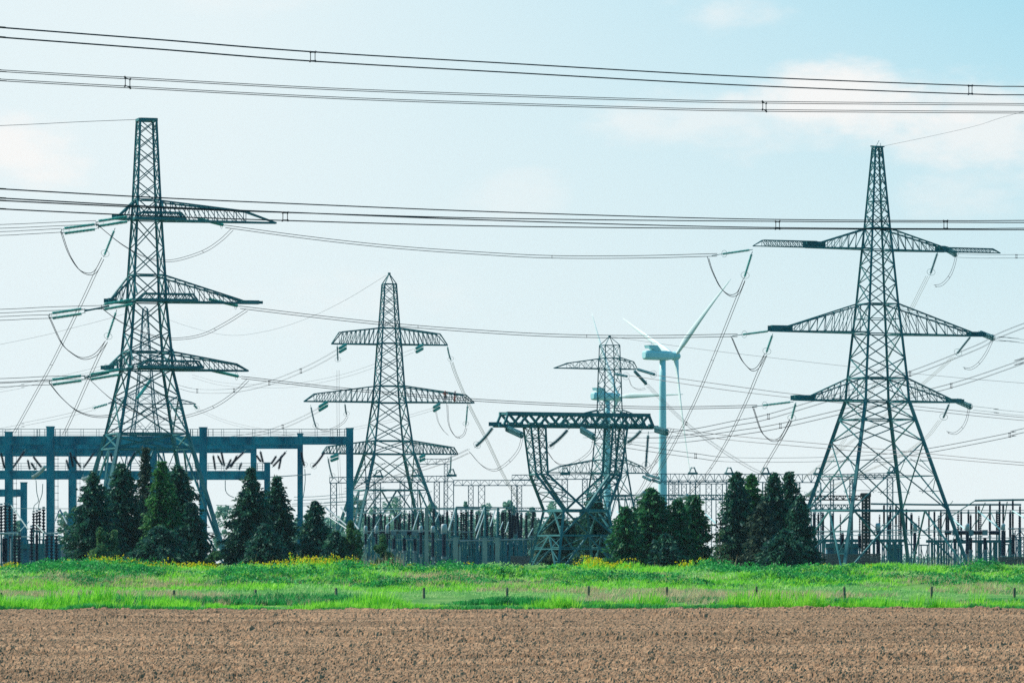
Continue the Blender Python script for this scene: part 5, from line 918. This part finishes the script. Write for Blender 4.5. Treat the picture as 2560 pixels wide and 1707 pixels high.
# ------------------------------------------------------------------ two linemen on the mid pylon arm
def skinned(name, V, E, Rr, m, parent, sub=1):
    me = bpy.data.meshes.new(name); me.from_pydata([tuple(v) for v in V], E, []); me.materials.append(m); o = bpy.data.objects.new(name, me); col.objects.link(o); o.parent = parent
    sk = o.modifiers.new('skin', 'SKIN'); lay = me.skin_vertices[0].data
    for i, r in enumerate(Rr): lay[i].radius = (r, r)
    lay[0].use_root = True; o.modifiers.new('sub', 'SUBSURF').levels = sub; o.modifiers['sub'].render_levels = sub; return o
def lineman(label, px, py, D, rz, jm, tm, arms):
    l = P(px, py, D); T = thing('person', label, 'person', l, 'linemen on the mid pylon arm'); T.rotation_euler.z = rz
    V = [(0, 0, .95), (0, 0, 1.15), (0, 0, 1.40), (0, 0, 1.52), (0, .02, 1.66)]; Rr = [.13, .13, .15, .055, .095]; E = [(0, 1), (1, 2), (2, 3), (3, 4)]
    def chain(st, pts, rs):
        p = st
        for q, r in zip(pts, rs): V.append(q); Rr.append(r); E.append((p, len(V)-1)); p = len(V)-1
        return p
    for sx in (-1, 1):
        chain(0, [(sx*.11, 0, .88), (sx*.15, .05, .48), (sx*.16, 0, .08), (sx*.17, .16, .04)], [.095, .07, .05, .045])
        ar = arms[(sx+1)//2]; w = chain(2, [(sx*.2, 0, 1.42), ar[0], ar[1]], [.065, .05, .035]); d = np.array(ar[1])-np.array(ar[0]); d /= np.linalg.norm(d); W_ = np.array(ar[1]); pm = chain(w, [tuple(W_+d*.07)], [.034])
        sd = np.cross(d, (0, 1., .2)); sd /= np.linalg.norm(sd)
        for j, fl in enumerate((.075, .09, .085, .065)): f0 = W_+d*.11+sd*(j-1.5)*.019; chain(pm, [tuple(f0), tuple(f0+d*fl*.6), tuple(f0+d*fl*.8+np.array((0, .03, 0)))], [.009, .008, .007])
        chain(w, [tuple(W_+d*.04+sd*.05), tuple(W_+d*.08+sd*.06)], [.010, .008])
    bd = skinned('body', V, E, Rr, M['skin'], T)
    JV = [(0, 0, .92), (0, 0, 1.15), (0, 0, 1.40), (0, 0, 1.49)]; JR = [.17, .165, .18, .08]; JE = [(0, 1), (1, 2), (2, 3)]
    for sx in (-1, 1):
        ar = arms[(sx+1)//2]; k = len(JV); JV += [(sx*.2, 0, 1.42), ar[0], tuple(np.array(ar[0])*.1+np.array(ar[1])*.9)]; JR += [.09, .075, .055]; JE += [(2, k), (k, k+1), (k+1, k+2)]
    skinned('jacket', JV, JE, JR, M[jm], T)
    TV = [(0, 0, .98)]; TRr = [.155]; TE = []
    for sx in (-1, 1): k = len(TV); TV += [(sx*.11, 0, .86), (sx*.15, .05, .48), (sx*.16, 0, .1)]; TRr += [.12, .09, .07]; TE += [(0, k), (k, k+1), (k+1, k+2)]
    skinned('trousers', TV, TE, TRr, M[tm], T)
    b = MB(); b.tube([(0, .02, 1.70), (0, .02, 1.71), (0, .02, 1.78), (0, .02, 1.83)], .1, 12, [.15, .125, .11, .03]); o = b.build('helmet', M[jm], None, True); o.parent = bd
    b = MB(); b.tube([(0, -.115, 1.66), (0, -.075, 1.665)], .02, 5); b.tube([(-.035, -.085, 1.685), (-.035, -.075, 1.685)], .012, 5); b.tube([(.035, -.085, 1.685), (.035, -.075, 1.685)], .012, 5); o = b.build('face', M['skin'], None); o.parent = bd
lineman('worker in orange-red jacket and navy trousers standing in the mid pylon middle arm', 1113, 1004, 793.5, .3, 'red', 'navy', [((-.42, .05, 1.25), (-.30, -.2, 1.42)), ((.42, .05, 1.25), (.34, -.2, 1.45))])
lineman('worker in dark jacket and red trousers nearest the mid pylon middle arm tip', 1137, 1005, 801, 1.1, 'navy', 'red', [((-.3, .1, 1.15), (-.2, -.22, 1.2)), ((.3, .1, 1.6), (.2, -.1, 1.85))])
# ------------------------------------------------------------------ air
hz = bpy.data.materials.new('haze_air'); hz.use_nodes = True; t = hz.node_tree; t.nodes.remove(t.nodes['Principled BSDF'])
v = t.nodes.new('ShaderNodeVolumePrincipled'); v.inputs['Color'].default_value = (.62, .92, 1, 1); v.inputs['Density'].default_value = 0.000035; v.inputs['Anisotropy'].default_value = .2
t.links.new(v.outputs[0], t.nodes['Material Output'].inputs['Volume'])
b = MB(); b.box(-700, 700, -120, 2680, -1.2, 142); o = b.build('haze', hz); tag(o, kind='stuff')
for o in bpy.data.objects:
    if '_o' in o: del o['_o']
